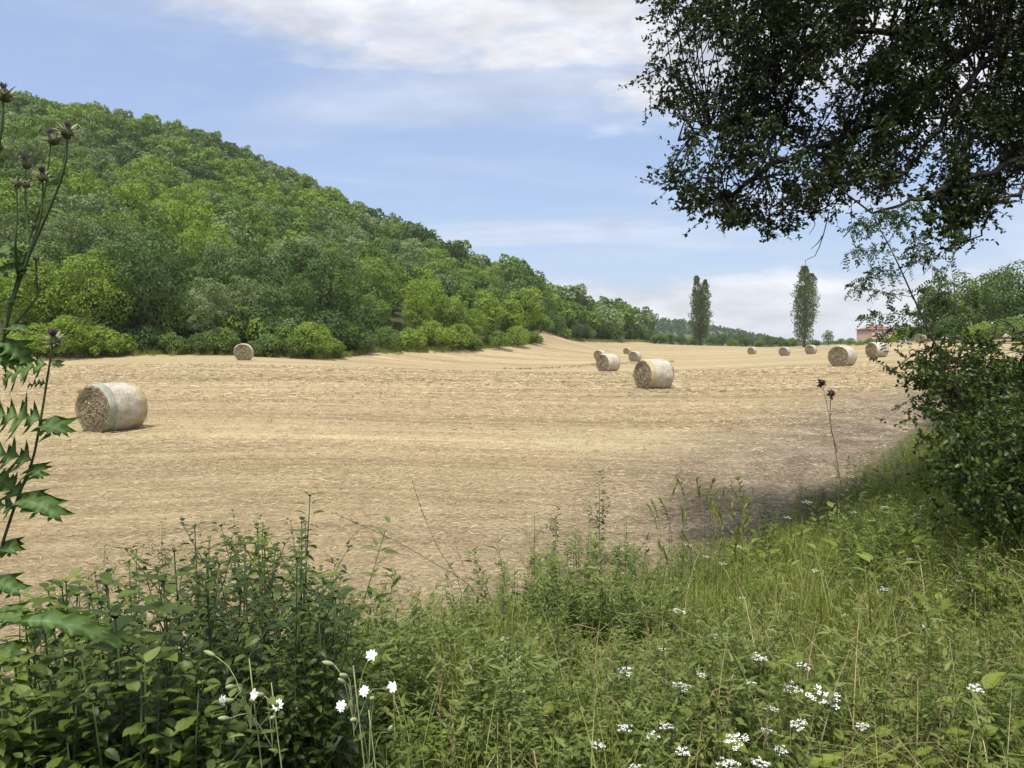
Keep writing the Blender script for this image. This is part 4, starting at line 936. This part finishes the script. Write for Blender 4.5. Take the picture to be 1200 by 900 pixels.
# pale flowering nettle spike bottom centre
def seedspike(px, py, H, lb):
    x, y, z, h = at_px(px, py, H, 1.5); e = tag(empty('flower_spike', (x, y, z)), lb, 'wildflower'); r = np.random.RandomState(int(px)); sg = G(); tube(sg, [[0, 0, 0], [.01, .01, h]], [.003, .0015], 5); sg.build('stem', CALYX, e)
    g = G(); n = 260; t = r.uniform(.45, 1, n); a = r.rand(n) * 6.28; q = .030 * (1.15 - t) * 2 * r.rand(n); p = np.stack([np.cos(a) * q + .01 * t, np.sin(a) * q + .01 * t, h * t + r.normal(size=n) * .006], 1)
    scatter(g, *OVATE, p, frames(r.normal(size=(n, 3)) + [0, 0, .4]), r.uniform(.008, .016, n), 'T'); g.build('florets', CALYX, e)
seedspike(590, 745, .55, 'pale cream flower spike at bottom centre'); seedspike(603, 775, .45, 'shorter pale cream spike beside the first')

# tall arching grasses and stalks, single ones
def stalk(pts, name, lb, cat, m, rad=.0018, seed=0, head=0, group=None, hl=.03, hm=None, n=14):
    r = np.random.RandomState(seed); W = np.array([P(*q) for q in pts]); b = W[0].copy(); b[2] = float(ground(b[0], b[1])); e = tag(empty(name, b), lb, cat, group)
    W = np.vstack([b, W[1:]]) - b if W[0][2] - b[2] < .05 else np.vstack([b, W]) - b
    S = spline(W, n); g = G(); tube(g, S, np.linspace(rad, rad * .5, n), 4); g.build('stem', m, e)
    if head:
        g = G(); k0 = int(n * .68); idx = r.uniform(k0, n - 1.01, head); i = idx.astype(int); f = idx - i; p = S[i] + (S[i + 1] - S[i]) * f[:, None]; d = (S[-1] - S[-2])[None] / np.linalg.norm(S[-1] - S[-2]) + r.normal(size=(head, 3)) * .35
        scatter(g, *NARROW, p, frames(d), r.uniform(.6, 1.2, head) * hl, 'T'); g.build('seed_head', hm or m, e)
    return e, S + b
arcs = [([(560, 700, 4.2), (500, 655, 4.1), (445, 625, 4.0), (388, 600, 3.9)], 'long grass stem arching left over the straw'),
        ([(540, 690, 5.0), (515, 645, 5.0), (495, 600, 5.0), (482, 560, 5.0)], 'thin dark stalk leaning against the straw left of centre'),
        ([(440, 800, 3.0), (560, 760, 3.1), (640, 720, 3.2), (700, 690, 3.3)], 'long pale grass blade reaching right at the centre'),
        ([(330, 780, 2.6), (350, 700, 2.6), (310, 690, 2.5), (262, 718, 2.4)], 'curved grass blade arching over the nettles'),
        ([(400, 800, 2.6), (410, 740, 2.6), (380, 700, 2.6), (330, 680, 2.6)], 'pale grass blade curling over the nettles on the right')]
for i, (p, lb) in enumerate(arcs): stalk(p, 'grass_stem', lb, 'grass stem', STEM if i != 1 else DARKSTEM, .0022, i, 18 if i < 2 else 0, None, .02)
for i in range(26):     # wild oats standing among the weeds at centre right
    px = r_.uniform(770, 885); py = r_.uniform(560, 640); D = r_.uniform(3.4, 5.2); a = r_.uniform(-14, 14)
    stalk([(px + a, py + 220, D), (px + a * .3, py + 100, D), (px, py + 30, D), (px - r_.uniform(-14, 14), py, D)], 'wild_oat', 'pale green wild oat with a nodding seed head, right of the lone nettle', 'grass stem', STEM, .0014, i, 26, 'wild oats right of the lone nettle', .035, L_GRASS)
for i in range(95):
    px = r_.uniform(430, 1190); lim = np.interp(px, [400, 700, 1200], [650, 600, 590]); py = lim + r_.uniform(0, 230); x, y, z, h = at_px(px, py, r_.uniform(.5, .75), 1.6); D = y; a = r_.uniform(-30, 30); L_ = h * FPX / D
    dry = r_.rand() < .4; m = DRYSTEM if dry else STEM; zn = 'left of the lone nettle' if px < 690 else 'over the middle of the bank' if px < 950 else 'on the right side of the bank'
    stalk([(px - a, py + L_ * .9, D), (px - a * .5, py + L_ * .4, D), (px, py, D)], 'grass_stem', '%s flowering grass stem %s' % ('dry' if dry else 'green', zn), 'grass stem', m, .0013, i + 50, 22, '%s flowering grass stems, %s' % ('dry' if dry else 'green', zn), .02, L_DRYG if dry else L_GRASS)

# dead thistle stalk right of centre
def dead_thistle():
    e, S = stalk([(990, 600, 6.0), (984, 560, 6.0), (975, 505, 6.0), (964, 450, 6.0)], 'dead_thistle', 'dry brown thistle stalk with two dark heads, before the right field edge', 'thistle', DARKSTEM, .004, 3, 0)
    b = np.array(e.location); g = G(); q = P(974, 462, 6.0) - b; tube(g, spline([P(981, 530, 6) - b, P(973, 495, 6) - b, q], 7), .003, 5)
    for k in range(5): t = P(985 - k * 3, 575 - k * 22, 6) - b; tube(g, [t, t + [.03 * (-1) ** k, 0, .05]], [.0025, .001], 4)
    g.build('side_branch', DARKSTEM, e)
    for c in (P(963, 449, 6.0) - b, q):
        g = G(); n = 60; d = rs.normal(size=(n, 3)); scatter(g, *NARROW, np.tile(c, (n, 1)), frames(d), rs.uniform(.03, .055, n), 'T'); tube(g, [c - [0, 0, .02], c, c + [0, 0, .025]], [.006, .02, .012], 8); g.build('seed_head', DARKSTEM, e)
dead_thistle()

# ------------------------------------------------------------------ milk thistles at the left edge
def thistle_leaf_mat():
    m, nt, N, L = mat('thistle_leaf'); at = N('ShaderNodeAttribute'); at.attribute_name = 'vein'; tc = N('ShaderNodeTexCoord')
    n = ntex(nt, tc.outputs['Object'], 22, 4); v = mth(nt, 'ADD', at.outputs['Fac'], mth(nt, 'MULTIPLY', mth(nt, 'SUBTRACT', n, .5), .7))
    c = ramp(nt, v, [(.0, (.055, .105, .022)), (.60, (.095, .165, .038)), (.92, (.10, .165, .06)), (1.0, (.17, .24, .12))])
    b = N('ShaderNodeBsdfPrincipled'); L(c, b.inputs['Base Color']); b.inputs['Roughness'].default_value = .55; b.inputs['Specular IOR Level'].default_value = .3
    bp = N('ShaderNodeBump'); bp.inputs['Strength'].default_value = .25; bp.inputs['Distance'].default_value = .004; L(n, bp.inputs['Height']); L(bp.outputs[0], b.inputs['Normal'])
    t = N('ShaderNodeBsdfTranslucent'); L(mixc(nt, 1, c, (1.4, 1.6, .5), 'MULTIPLY'), t.inputs[0]); mx = N('ShaderNodeMixShader'); mx.inputs[0].default_value = .3
    L(b.outputs[0], mx.inputs[1]); L(t.outputs[0], mx.inputs[2]); L(mx.outputs[0], N('ShaderNodeOutputMaterial').inputs[0]); return m
TLEAF = thistle_leaf_mat()
def thistle_leaf(g, base, d, up, length, width, r, droop=.5, lobes=6):
    """pinnate, wavy, spine-edged leaf"""
    F = frames(np.array([d], float), np.array([up], float))[0]; V = []; A = []; T = []; n = lobes * 4
    def pt(x, t, z): return np.asarray(base) + F @ (np.array([x, t * length * (1 - .25 * droop * t), z - droop * length * t * t * .6]))
    for i in range(n + 1):
        t = i / n; env = width * (math.sin(math.pi * min(1, t * .86 + .1)) ** .75); ph = (i % 4)
        w = env * (.34, .72, 1.0, .60)[ph] * (1 + .12 * r.normal()); fw = (.0, .03, .05, .02)[ph] * 1.2
        wav = .34 * width * math.sin(i * math.pi / 2 + 1)
        w *= r.uniform(.7, 1.25)
        V += [pt(0, t, 0), pt(-w * .5, t + fw * .5, .18 * w + wav * .3), pt(-w, t + fw, .05 * w + wav), pt(w * .5, t + fw * .5, .18 * w - wav * .3), pt(w, t + fw, .05 * w - wav)]
        A += [.95, .62 if ph == 2 else .12, .2, .62 if ph == 2 else .12, .2]
    for i in range(n):
        a = i * 5; b = a + 5
        T += [(a, b, b + 1), (a, b + 1, a + 1), (a + 1, b + 1, b + 2), (a + 1, b + 2, a + 2), (a, b + 3, b), (a, a + 3, b + 3), (a + 3, b + 4, b + 3), (a + 3, a + 4, b + 4)]
    k = len(V)
    for i in range(2, n, 4):            # pointed, spine-tipped lobes
        for s, o in ((-1, 2), (1, 4)):
            p = V[i * 5 + o]; c = V[i * 5]; dd = p - c; fwd = (V[min(i + 2, n) * 5] - c); tip = p + dd * .45 + fwd * .5
            V.append(tip); A.append(.85); q = len(V) - 1; T.append((i * 5 + o, (i + 1) * 5 + o, q)); T.append((i * 5 + o, (i - 1) * 5 + o, q))
            tip2 = V[(i + 1) * 5 + o] + dd * .18 + fwd * .55; V.append(tip2); A.append(.8); T.append(((i + 1) * 5 + o, min(i + 2, n) * 5 + o, len(V) - 1))
    g.add(V, T=T, vein=A)
def thistle_head(e, c, d, s, r, bloom=1, stage=0):
    """prickly flower head; c relative to e"""
    d = np.asarray(d, float) / np.linalg.norm(d); g = G(); t = np.linspace(0, 1, 8); pr = .0125 * s * np.array([.45, .8, 1.0, 1.06, 1.0, .85, .66, .5])
    tube(g, c + d * (t[:, None] * .026 * s), pr, 12); h = g.build('flower_head', CALYXG, e, True)
    g = G(); n = 34; a = r.rand(n) * 6.28; F = frames(d[None])[0]; lv = r.uniform(.1, .75, n); ang = .1 + lv * .95 + r.normal(size=n) * .15
    rad = .011 * s; dr = np.stack([np.cos(a) * np.cos(ang), np.sin(ang), np.sin(a) * np.cos(ang)], 1) @ F.T
    p = c + d * (lv[:, None] * .026 * s) + (np.stack([np.cos(a), a * 0, np.sin(a)], 1) @ F.T) * rad * .9
    scatter(g, NARROW[0] * [1.0, 1, 1], NARROW[1], p, frames(dr, d[None] + np.zeros((n, 3))), r.uniform(.014, .027, n) * s, 'T'); g.build('bracts', SPINE, h)
    if bloom:
        g = G(); n = 90; a = r.rand(n) * 6.28; q = np.sqrt(r.rand(n)) * .62; dr = (np.stack([np.cos(a) * q, np.ones(n), np.sin(a) * q], 1)) @ F.T
        scatter(g, NARROW[0] * [.5, 1, 1], NARROW[1], np.tile(c + d * .022 * s, (n, 1)), frames(dr), r.uniform(.014, .022, n) * s * (1.15 if bloom == 1 else .9), 'T'); g.build('florets', PURPLE if bloom == 1 else FADED, h)
CALYXG = plain('head_green', (.045, .06, .025), (.11, .12, .05), 60, .6); SPINE = plain('spines', (.14, .16, .07), (.30, .29, .15), 30, .6)
FADED = plain('faded_florets', (.13, .10, .11), (.30, .25, .26), 120, .8)
def milk_thistle(stems, heads, leaves, label, D, base, seed):
    r = np.random.RandomState(seed); bx = P(base[0], base[1], D); b = np.array([bx[0], bx[1], float(ground(bx[0], bx[1]))]); e = tag(empty('milk_thistle', b), label, 'thistle')
    for s, w in stems:
        W = [P(x, y, D + dz) - b for x, y, dz in s]
        if W[0][2] < .6 and w > .0035: W = [np.array([0, 0, 0.])] + W
        g = G(); S = spline(W, 16); tube(g, S, np.linspace(w, w * .6, 16), 7)
        g.build('stem', STEM, e, True)
    for (x, y, dz, dx, dy, s, bl) in heads:
        F = np.array([dx, -.35, dy]); thistle_head(e, P(x, y, D + dz) - b - F / np.linalg.norm(F) * .02 * s, F, s, r, bl)
    for (x, y, dz, dx, dyy, dzz, L_, w, dr) in leaves:
        g = G(); thistle_leaf(g, P(x, y, D + dz) - b, (dx, dyy, dzz), (0.15 * r.normal(), -.55, .8), L_, w * 1.1, r, dr, 4 if L_ < .15 else 5); g.build('leaf', TLEAF, e, True)
D1 = 1.75
milk_thistle([([(-28, 640, 0), (-18, 520, .02), (5, 390, 0), (30, 310, 0), (60, 240, -.02), (76, 195, -.03), (79, 158, -.03)], .0042),
              ([(8, 372, 0), (28, 300, .05), (50, 235, .06), (56, 200, .06), (60, 165, .06)], .0026), ([(22, 330, 0), (18, 290, -.04), (20, 250, -.04), (19, 215, -.04)], .003),
              ([(25, 325, 0), (33, 280, .04), (30, 240, .05), (30, 200, .05)], .003), ([(30, 310, 0), (46, 262, 0), (50, 230, 0), (50, 210, 0)], .003),
              ([(0, 400, 0), (42, 350, .05), (43, 330, .05), (42, 300, .05)], .003), ([(-30, 300, 0), (-8, 200, 0), (2, 150, 0), (4, 115, 0)], .0045), ([(-30, 330, .02), (-10, 240, .02), (-2, 170, .02)], .003)],
             [(79, 152, -.03, .25, 1, 1.0, 2), (61, 160, .06, -.25, 1, 1.0, 2), (30, 190, .05, -.2, 1, .8, 2), (50, 205, 0, .1, 1, .8, 1), (19, 212, -.04, -.15, 1, .7, 0), (30, 214, .03, .1, 1, .65, 0), (5, 108, 0, .1, 1, 1.1, 2), (-3, 168, .02, .2, 1, .9, 0), (40, 262, .05, 0, 1, .5, 2), (42, 300, .05, .1, 1, .55, 0)],
             [(-5, 360, 0, 1, -.1, .55, .06, .018, .3), (0, 400, 0, .8, 0, -.5, .08, .03, .5), (20, 320, 0, 1, -.2, .1, .045, .012, .3), (36, 290, 0, -1, -.2, .4, .05, .012, .4), (58, 245, 0, 1, -.1, -.1, .045, .010, .5), (-15, 300, 0, 1, -.2, .4, .08, .03, .5), (-10, 330, 0, .9, -.2, .7, .09, .035, .5),
              (5, 385, 0, 1, -.2, .2, .06, .02, .6), (30, 300, 0, -.8, 0, -.3, .05, .014, .5), (-12, 420, 0, 1, -.4, .1, .07, .03, .7)],
             'tallest thistle at the left edge with many prickly heads against the hill', D1, (-28, 640), 5)
D2 = 1.95
milk_thistle([([(-14, 700, 0), (2, 640, 0), (22, 580, 0), (38, 540, 0), (48, 490, 0), (56, 440, 0), (62, 402, 0)], .0040)],
             [(63, 397, 0, .05, 1, 1.05, 1)],
             [(56, 428, 0, -1, -.2, -.15, .12, .040, .35), (60, 424, 0, 1, -.2, -.2, .03, .012, .5), (54, 450, 0, -.9, -.1, .1, .05, .012, .4), (48, 492, 0, -1, -.4, .25, .11, .048, .25), (46, 498, 0, 1, -.3, .0, .085, .036, .5),
              (38, 540, 0, -1, -.5, .5, .13, .040, .5), (34, 548, 0, 1, -.4, -.3, .05, .025, .5), (22, 585, 0, 1, -.5, .05, .14, .040, .7), (18, 592, 0, -.8, -.5, .1, .09, .035, .7), (24, 580, 0, -.6, -.3, .8, .10, .035, .3),
              (2, 640, 0, 1, -.6, .15, .05, .03, .8), (-8, 680, 0, 1, -.5, .0, .09, .035, .6)],
             'spiny leaved thistle with one purple flower, left of the big bale', D2, (-14, 700), 6)
milk_thistle([([(-20, 820, 0), (-10, 770, 0), (-5, 730, 0)], .006)], [],
             [(25, 728, -.1, 1, -.02, .10, .20, .030, .95), (-25, 770, 0, 1, -.5, .4, .13, .035, .6), (-30, 820, 0, 1, -.6, .2, .12, .035, .9), (-10, 725, 0, .9, -.3, .35, .08, .028, .5)],
             'low thistle at the left edge with a glossy variegated leaf over the nettles', 1.55, (-20, 830), 7)

# ------------------------------------------------------------------ overhanging oak and right-hand shrubs
def foliage_px(g, tg, poly, nclump, dr, leaf, nl, rad, r, tmpl=LEAF2, kind='T', holes=(), sink=None, attach=None, twig=.006, lump=False):
    xs = [p[0] for p in poly]; ys = [p[1] for p in poly]; n = 0; C = []
    while n < nclump:
        px = r.uniform(min(xs), max(xs)); py = r.uniform(min(ys), max(ys))
        if not in_poly(poly, np.array([px]), np.array([py]))[0]: continue
        if any(math.hypot(px - hx, (py - hy)) < hr for hx, hy, hr in holes): continue
        if lump and math.sin(px * .031 + 1.2 * math.sin(py * .026)) * math.sin(py * .041 + px * .009 + .6) + .5 * math.sin(px * .083 + py * .05) < r.uniform(-1.25, .15): continue
        D = r.uniform(*dr); C.append(P(px, py, D)); n += 1
    C = np.array(C)
    for c in C:
        m = int(nl * r.uniform(.5, 1.4)); ax = r.normal(size=3); ax[2] = ax[2] * .5 - .25; ax /= np.linalg.norm(ax); rr = rad * r.uniform(.6, 1.3)
        # several little twigs per clump, leaves along them
        k = max(3, m // 14); td = ax + r.normal(size=(k, 3)) * .75; td /= np.linalg.norm(td, axis=1, keepdims=True); tb = c + r.normal(size=(k, 3)) * rr * .35; L_ = rr * r.uniform(.7, 1.5, k)
        which = r.randint(k, size=m); t = r.rand(m) ** .8; p = tb[which] + td[which] * (t * L_[which])[:, None]; d = td[which] * .6 + r.normal(size=(m, 3)) * .6
        scatter(g, *tmpl, p, frames(d, r.normal(size=(m, 3)) * .8 + [0, 0, .8]), leaf * r.uniform(.65, 1.3, m), kind)
        for q in range(min(k, 5)): tube(tg, [tb[q], tb[q] + td[q] * L_[q] * .9], [twig * .45, twig * .2], 3, False)
        if attach is not None:
            j = np.argmin(np.linalg.norm(attach - c, axis=1)); a = attach[j]; mid = (a + c) / 2 + r.normal(size=3) * .06 + [0, 0, .04]
            tube(tg, spline([a, mid, c], 5), np.linspace(twig, twig * .4, 5), 4, False)
    return C
def oak():
    r = np.random.RandomState(303); tx, ty = 9.2, 7.6; tz = float(ground(tx, ty)); e = tag(empty('oak_tree', (tx, ty, tz)), 'dark evergreen oak overhanging from the upper right', 'tree'); O = np.array([tx, ty, tz])
    tg = G(); tube(tg, spline([[0, 0, -.3], [-.1, .05, 1.2], [-.3, .1, 2.6], [-.6, .1, 4.2], [-.5, .2, 6.5]], 12), np.linspace(.38, .20, 12), 14); tg.build('trunk', DARKBARK, e, True)
    fork = P(1330, 60, 7.8)
    limbs = [([(1330, -40, 7.8), (1200, 25, 8.0), (1120, 70, 8.0), (1050, 130, 7.9), (980, 165, 7.8), (910, 190, 7.7), (850, 235, 7.6)], .085),
             ([(1120, 70, 8.0), (1070, 40, 8.1), (1000, 38, 8.2), (945, 65, 8.1), (905, 105, 8.0), (870, 140, 7.9), (830, 150, 7.8), (795, 165, 7.8)], .038),
             ([(1000, 38, 8.2), (950, 30, 8.2), (900, 0, 8.3), (850, -20, 8.4)], .025),
             ([(1330, 90, 7.4), (1250, 160, 7.2), (1190, 190, 7.1), (1130, 208, 7.0), (1090, 228, 6.9), (1055, 236, 6.9), (1022, 250, 6.9)], .045),
             ([(1250, 160, 7.2), (1200, 225, 7.0), (1165, 240, 6.9), (1150, 270, 6.9), (1125, 290, 6.9)], .022),
             ([(1200, 25, 8.0), (1140, 90, 7.4), (1090, 165, 7.3), (1060, 200, 7.2), (1035, 225, 7.2)], .035),
             ([(1330, -40, 7.8), (1200, -60, 8.4), (1050, -80, 8.8), (900, -90, 9.0), (820, -60, 9.0)], .07),
             ([(1050, 130, 7.9), (1010, 190, 7.7), (985, 235, 7.6), (955, 250, 7.5)], .022), ([(930, 85, 8.1), (922, 130, 8.0), (905, 170, 8.0), (900, 210, 7.9)], .012)]
    pts = []; lg = []
    root = np.array([-.45, .15, 4.6])
    for i, (l, w) in enumerate(limbs):
        W = np.array([P(*q) for q in l]) - O
        if l[0][0] >= 1330: W = np.vstack([root, (root + W[0]) / 2 + [0, 0, .15], W])
        n = 26; S = spline(W, n); S[1:-1] += r.normal(size=(n - 2, 3)) * .018; pts.append(S)
        g = G(); tube(g, S, np.linspace(w, w * .22, n) * (1.0), 8); g.build('limb', DARKBARK, e, True)
    pts = np.concatenate(pts)
    # hanging bare twigs
    g = G()
    for q in ([(972, 245, 7.4), (965, 275, 7.4), (955, 300, 7.4), (944, 305, 7.4), (943, 330, 7.4)], [(965, 275, 7.4), (958, 285, 7.4), (950, 292, 7.4)], [(945, 250, 7.4), (955, 262, 7.4), (948, 275, 7.4)], [(792, 175, 7.8), (782, 205, 7.8), (774, 220, 7.8)], [(800, 200, 7.8), (788, 215, 7.8), (778, 228, 7.8)]):
        S = spline(np.array([P(*a) for a in q]) - O, 9); g = G(); tube(g, S, np.linspace(.006, .002, 9), 4); g.build('dead_twig', DARKBARK, e)
    fg = G(); tw = G()
    main = [(778, -60), (768, 20), (766, 60), (775, 95), (770, 115), (784, 150), (778, 180), (790, 215), (800, 245), (825, 252), (860, 262), (880, 255), (905, 262), (925, 272), (930, 250), (960, 242), (985, 240), (1000, 232), (1030, 235), (1050, 205), (1075, 190), (1100, 200), (1120, 205), (1100, 240), (1095, 280), (1120, 288), (1135, 270), (1165, 245), (1175, 215), (1200, 205), (1260, 200), (1330, 150), (1330, -120), (900, -120)]
    class Off:        # collect relative to the trunk
        pass
    holes = [(925, 75, 14), (975, 88, 18), (998, 78, 12), (950, 125, 14), (935, 150, 10), (1040, 40, 10), (1120, 40, 16), (1133, 44, 14), (960, 105, 15), (1172, 18, 10), (945, 60, 9), (1108, 168, 12), (1150, 170, 12), (1025, 180, 8), (892, 140, 10), (1130, 115, 9), (1060, 235, 14), (1045, 215, 8), (985, 70, 10), (1085, 120, 7), (1180, 110, 10), (912, 85, 8)]
    attach = pts + O
    C = foliage_px(fg, tw, main, 760, (6.9, 9.2), .039, 150, .21, r, OAKT, 'T', holes, attach=attach, twig=.009, lump=True)
    # denser core along the heavy limbs
    core = [(800, 0), (800, 100), (850, 200), (930, 225), (1000, 215), (1060, 175), (1200, 190), (1330, 160), (1330, -100), (850, -100)]
    foliage_px(fg, tw, core, 270, (7.2, 9.6), .043, 150, .25, r, OAKT, 'T', holes, attach=attach, twig=.009, lump=True)
    drop = [(1100, 215), (1090, 262), (1100, 290), (1125, 286), (1135, 262), (1165, 240), (1150, 215)]
    foliage_px(fg, tw, drop, 34, (6.8, 7.2), .048, 60, .13, r, OAKT, 'T', (), attach=attach, twig=.006)
    fringe = [(784, 240), (800, 250), (905, 265), (928, 278), (900, 255), (850, 235), (800, 220)]
    foliage_px(fg, tw, fringe, 26, (7.4, 7.9), .048, 40, .12, r, OAKT, 'T', (), attach=attach, twig=.005)
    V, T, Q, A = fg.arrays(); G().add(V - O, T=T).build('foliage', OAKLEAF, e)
    V, T, Q, A = tw.arrays(); G().add(V - O, T=T, Q=Q).build('twigs', DARKBARK, e)
    # unseen upper crown above the frame, added as thin cover to shade the bank
    g = G(); n = 3400; d = r.normal(size=(n, 3)); d /= np.linalg.norm(d, axis=1, keepdims=True); rad = r.rand(n) ** .4
    p = d * rad[:, None] * [5.6, 5.4, 2.4] + np.array([-.6, -.8, 7.2]); lump = np.sin(p[:, 0] * 2.1) * np.sin(p[:, 1] * 1.9 + 1) * np.sin(p[:, 2] * 2.4) > -.12
    q = p + O; f = (q[:, 2] - CAM[2]) / np.maximum(q[:, 1], .3); lump &= ~((f < .44) & (q[:, 1] > 0) & (q[:, 0] / np.maximum(q[:, 1], .3) < .72))
    p = p[lump]; n = len(p); scatter(g, RHOMB[0], RHOMB[1], p, frames(r.normal(size=(n, 3))), r.uniform(.10, .2, n), 'Q'); g.build('upper_shade_crown', OAKLEAF, e)
OAKT = (np.array([[0, 0, 0], [-.24, .28, .05], [.24, .28, .05], [-.26, .68, .05], [.26, .68, .05], [0, 1, 0], [0, .45, 0]]), [(0, 6, 1), (0, 2, 6), (1, 6, 3), (6, 2, 4), (3, 6, 5), (6, 4, 5)])
oak()

def shrub(name, label, cat, base, D, poly, n, leaf, nl, rad, m, seed, dr, limbs, tmpl=OAKT, holes=()):
    r = np.random.RandomState(seed); bx = P(base, 450, D); b = np.array([bx[0], bx[1], float(ground(bx[0], bx[1]))]); e = tag(empty(name, b), label, cat)
    g = G(); pts = []
    for l, w in limbs:
        W = np.vstack([[0, 0, -.1], np.array([P(*q) for q in l]) - b]); S = spline(W, 14); S[1:] += r.normal(size=(13, 3)) * .02; pts.append(S); tube(g, S, np.linspace(w, w * .3, 14), 6)
    g.build('branches', BARK, e, True); fg = G(); tw = G(); foliage_px(fg, tw, poly, n, dr, leaf, nl, rad, r, tmpl, 'T', holes, attach=np.concatenate(pts) + b, twig=.005)
    V, T, Q, A = fg.arrays(); G().add(V - b, T=T).build('foliage', m, e); V, T, Q, A = tw.arrays(); G().add(V - b, T=T, Q=Q).build('twigs', DARKBARK, e)
shrub('hedge_shrub', 'dark leafy shrub with arching twigs at the right edge above the grass', 'shrub', 1150, 6.6,
      [(1065, 430), (1075, 405), (1100, 395), (1120, 405), (1140, 395), (1165, 402), (1200, 396), (1290, 380), (1290, 560), (1200, 580), (1140, 560), (1115, 520), (1085, 470)], 260, .040, 70, .17, L_SHRUB, 11, (5.9, 7.4),
      [([(1130, 520, 6.6), (1100, 440, 6.5), (1070, 405, 6.4)], .014), ([(1160, 500, 6.6), (1150, 430, 6.6), (1130, 395, 6.6)], .014), ([(1200, 480, 6.6), (1210, 420, 6.6), (1190, 385, 6.6)], .016), ([(1240, 480, 6.8), (1250, 420, 6.8)], .016)],
      holes=[(1150, 415, 8), (1125, 425, 7), (1180, 412, 7)])
shrub('hedge_shrub', 'low dense shrub merging into the bank at the right edge', 'shrub', 1185, 5.4,
      [(1100, 560), (1090, 520), (1120, 500), (1160, 500), (1290, 480), (1290, 640), (1200, 650), (1140, 620)], 170, .040, 75, .18, L_SHRUB, 12, (4.9, 6.4),
      [([(1170, 600, 5.4), (1140, 560, 5.4)], .01), ([(1200, 600, 5.4), (1210, 540, 5.4)], .01)])
shrub('hedge_shrub', 'paler shrub behind the dark one, where the field meets the right edge', 'shrub', 1120, 9.5,
      [(1070, 500), (1080, 470), (1110, 440), (1150, 430), (1290, 420), (1290, 540), (1120, 560), (1085, 540)], 170, .045, 60, .25, L_NET, 13, (8.6, 10.4),
      [([(1120, 520, 9.5), (1110, 470, 9.5)], .012), ([(1180, 520, 9.5), (1190, 450, 9.5)], .012)])
def side_branch():
    D = 6.3; r = np.random.RandomState(9); bx = P(1125, 450, D); b = np.array([bx[0], bx[1], float(ground(bx[0], bx[1]))]); e = tag(empty('briar', b), 'thin arching briar reaching left over the field from the right shrub', 'briar'); g = G()
    S = spline([[0, 0, 0], P(1120, 500, D) - b, P(1085, 453, D) - b, P(1050, 438, D) - b, P(1020, 418, D) - b], 16); tube(g, S, np.linspace(.006, .002, 16), 5); g.build('stem', DARKSTEM, e)
    g = G(); n = 60; k = r.uniform(7, 15, n); i = np.minimum(k.astype(int), 14); p = S[i] + (S[i + 1] - S[i]) * (k - i)[:, None]; scatter(g, *OAKT, p, frames(r.normal(size=(n, 3)) + [0, 0, .3]), r.uniform(.02, .04, n), 'T'); g.build('leaves', L_SHRUB, e)
side_branch()

def sapling():
    D = 6.2; r = np.random.RandomState(17); bx = P(1150, 450, D); b = np.array([bx[0], bx[1], float(ground(bx[0], bx[1]))]); e = tag(empty('locust_sapling', b), 'airy slender sapling with feathery leaves against the sky at right', 'sapling')
    sg = G(); lg = G()
    br = [([(1150, 560), (1128, 470), (1092, 395), (1070, 348), (1048, 300), (1028, 262), (1020, 240)], .011), ([(1092, 395), (1100, 340), (1118, 300), (1128, 270)], .004), ([(1070, 348), (1040, 343), (1015, 340), (998, 336)], .003), ([(1060, 325), (1030, 318), (1010, 330)], .003),
          ([(1048, 300), (1018, 293), (992, 296)], .003), ([(1040, 285), (1055, 262), (1062, 245), (1080, 235)], .003), ([(1034, 272), (1010, 262), (996, 272)], .003), ([(1080, 370), (1045, 368), (1015, 372)], .003), ([(1092, 395), (1060, 385), (1030, 392)], .003), ([(1110, 430), (1135, 370), (1146, 335)], .004),
          ([(1135, 370), (1110, 355), (1092, 352)], .003), ([(1075, 358), (1092, 330), (1090, 300), (1082, 285)], .003), ([(1028, 262), (1045, 250), (1058, 252)], .002), ([(1058, 322), (1072, 300), (1078, 275)], .003)]
    for k, (l, w) in enumerate(br):
        dd = r.normal() * .12; W = np.array([P(x, y, D + dd * i / len(l) + (0)) for i, (x, y) in enumerate(l)]) - b
        if k == 0: W = np.vstack([[0, 0, 0], W])
        n = 18; S = spline(W, n); tube(sg, S, np.linspace(w, w * .3, n), 5)
        for i in range(6 if k == 0 else 3, n):
            if k == 0 and i < 10: continue
            for _ in range(2 if k else 1):
                a = r.normal(size=3); a[2] -= .1; a /= np.linalg.norm(a); L_ = r.uniform(.06, .14); m = 6
                ax = np.cross(a, r.normal(size=3)); ax /= np.linalg.norm(ax); t = np.repeat(np.linspace(.15, 1, m), 2); sgn = np.tile([1, -1], m)
                droop = np.array([0, 0, -1.]) * (t ** 2 * .04)[:, None]; p = S[i] + a * (t * L_)[:, None] + droop; d = ax * sgn[:, None] + a * .5 + r.normal(size=(2 * m, 3)) * .35
                scatter(lg, *NARROW2, p, frames(d, np.tile(np.cross(a, ax), (2 * m, 1))), r.uniform(.018, .030, 2 * m), 'T'); tube(sg, [S[i], S[i] + a * L_ * .5 + [0, 0, -.01], S[i] + a * L_ + [0, 0, -.04]], .0009, 3, False)
    sg.build('stem', DARKSTEM, e); lg.build('leaves', L_LOC, e)
NARROW2 = ovate(3, .30, 0, .1)
sapling()
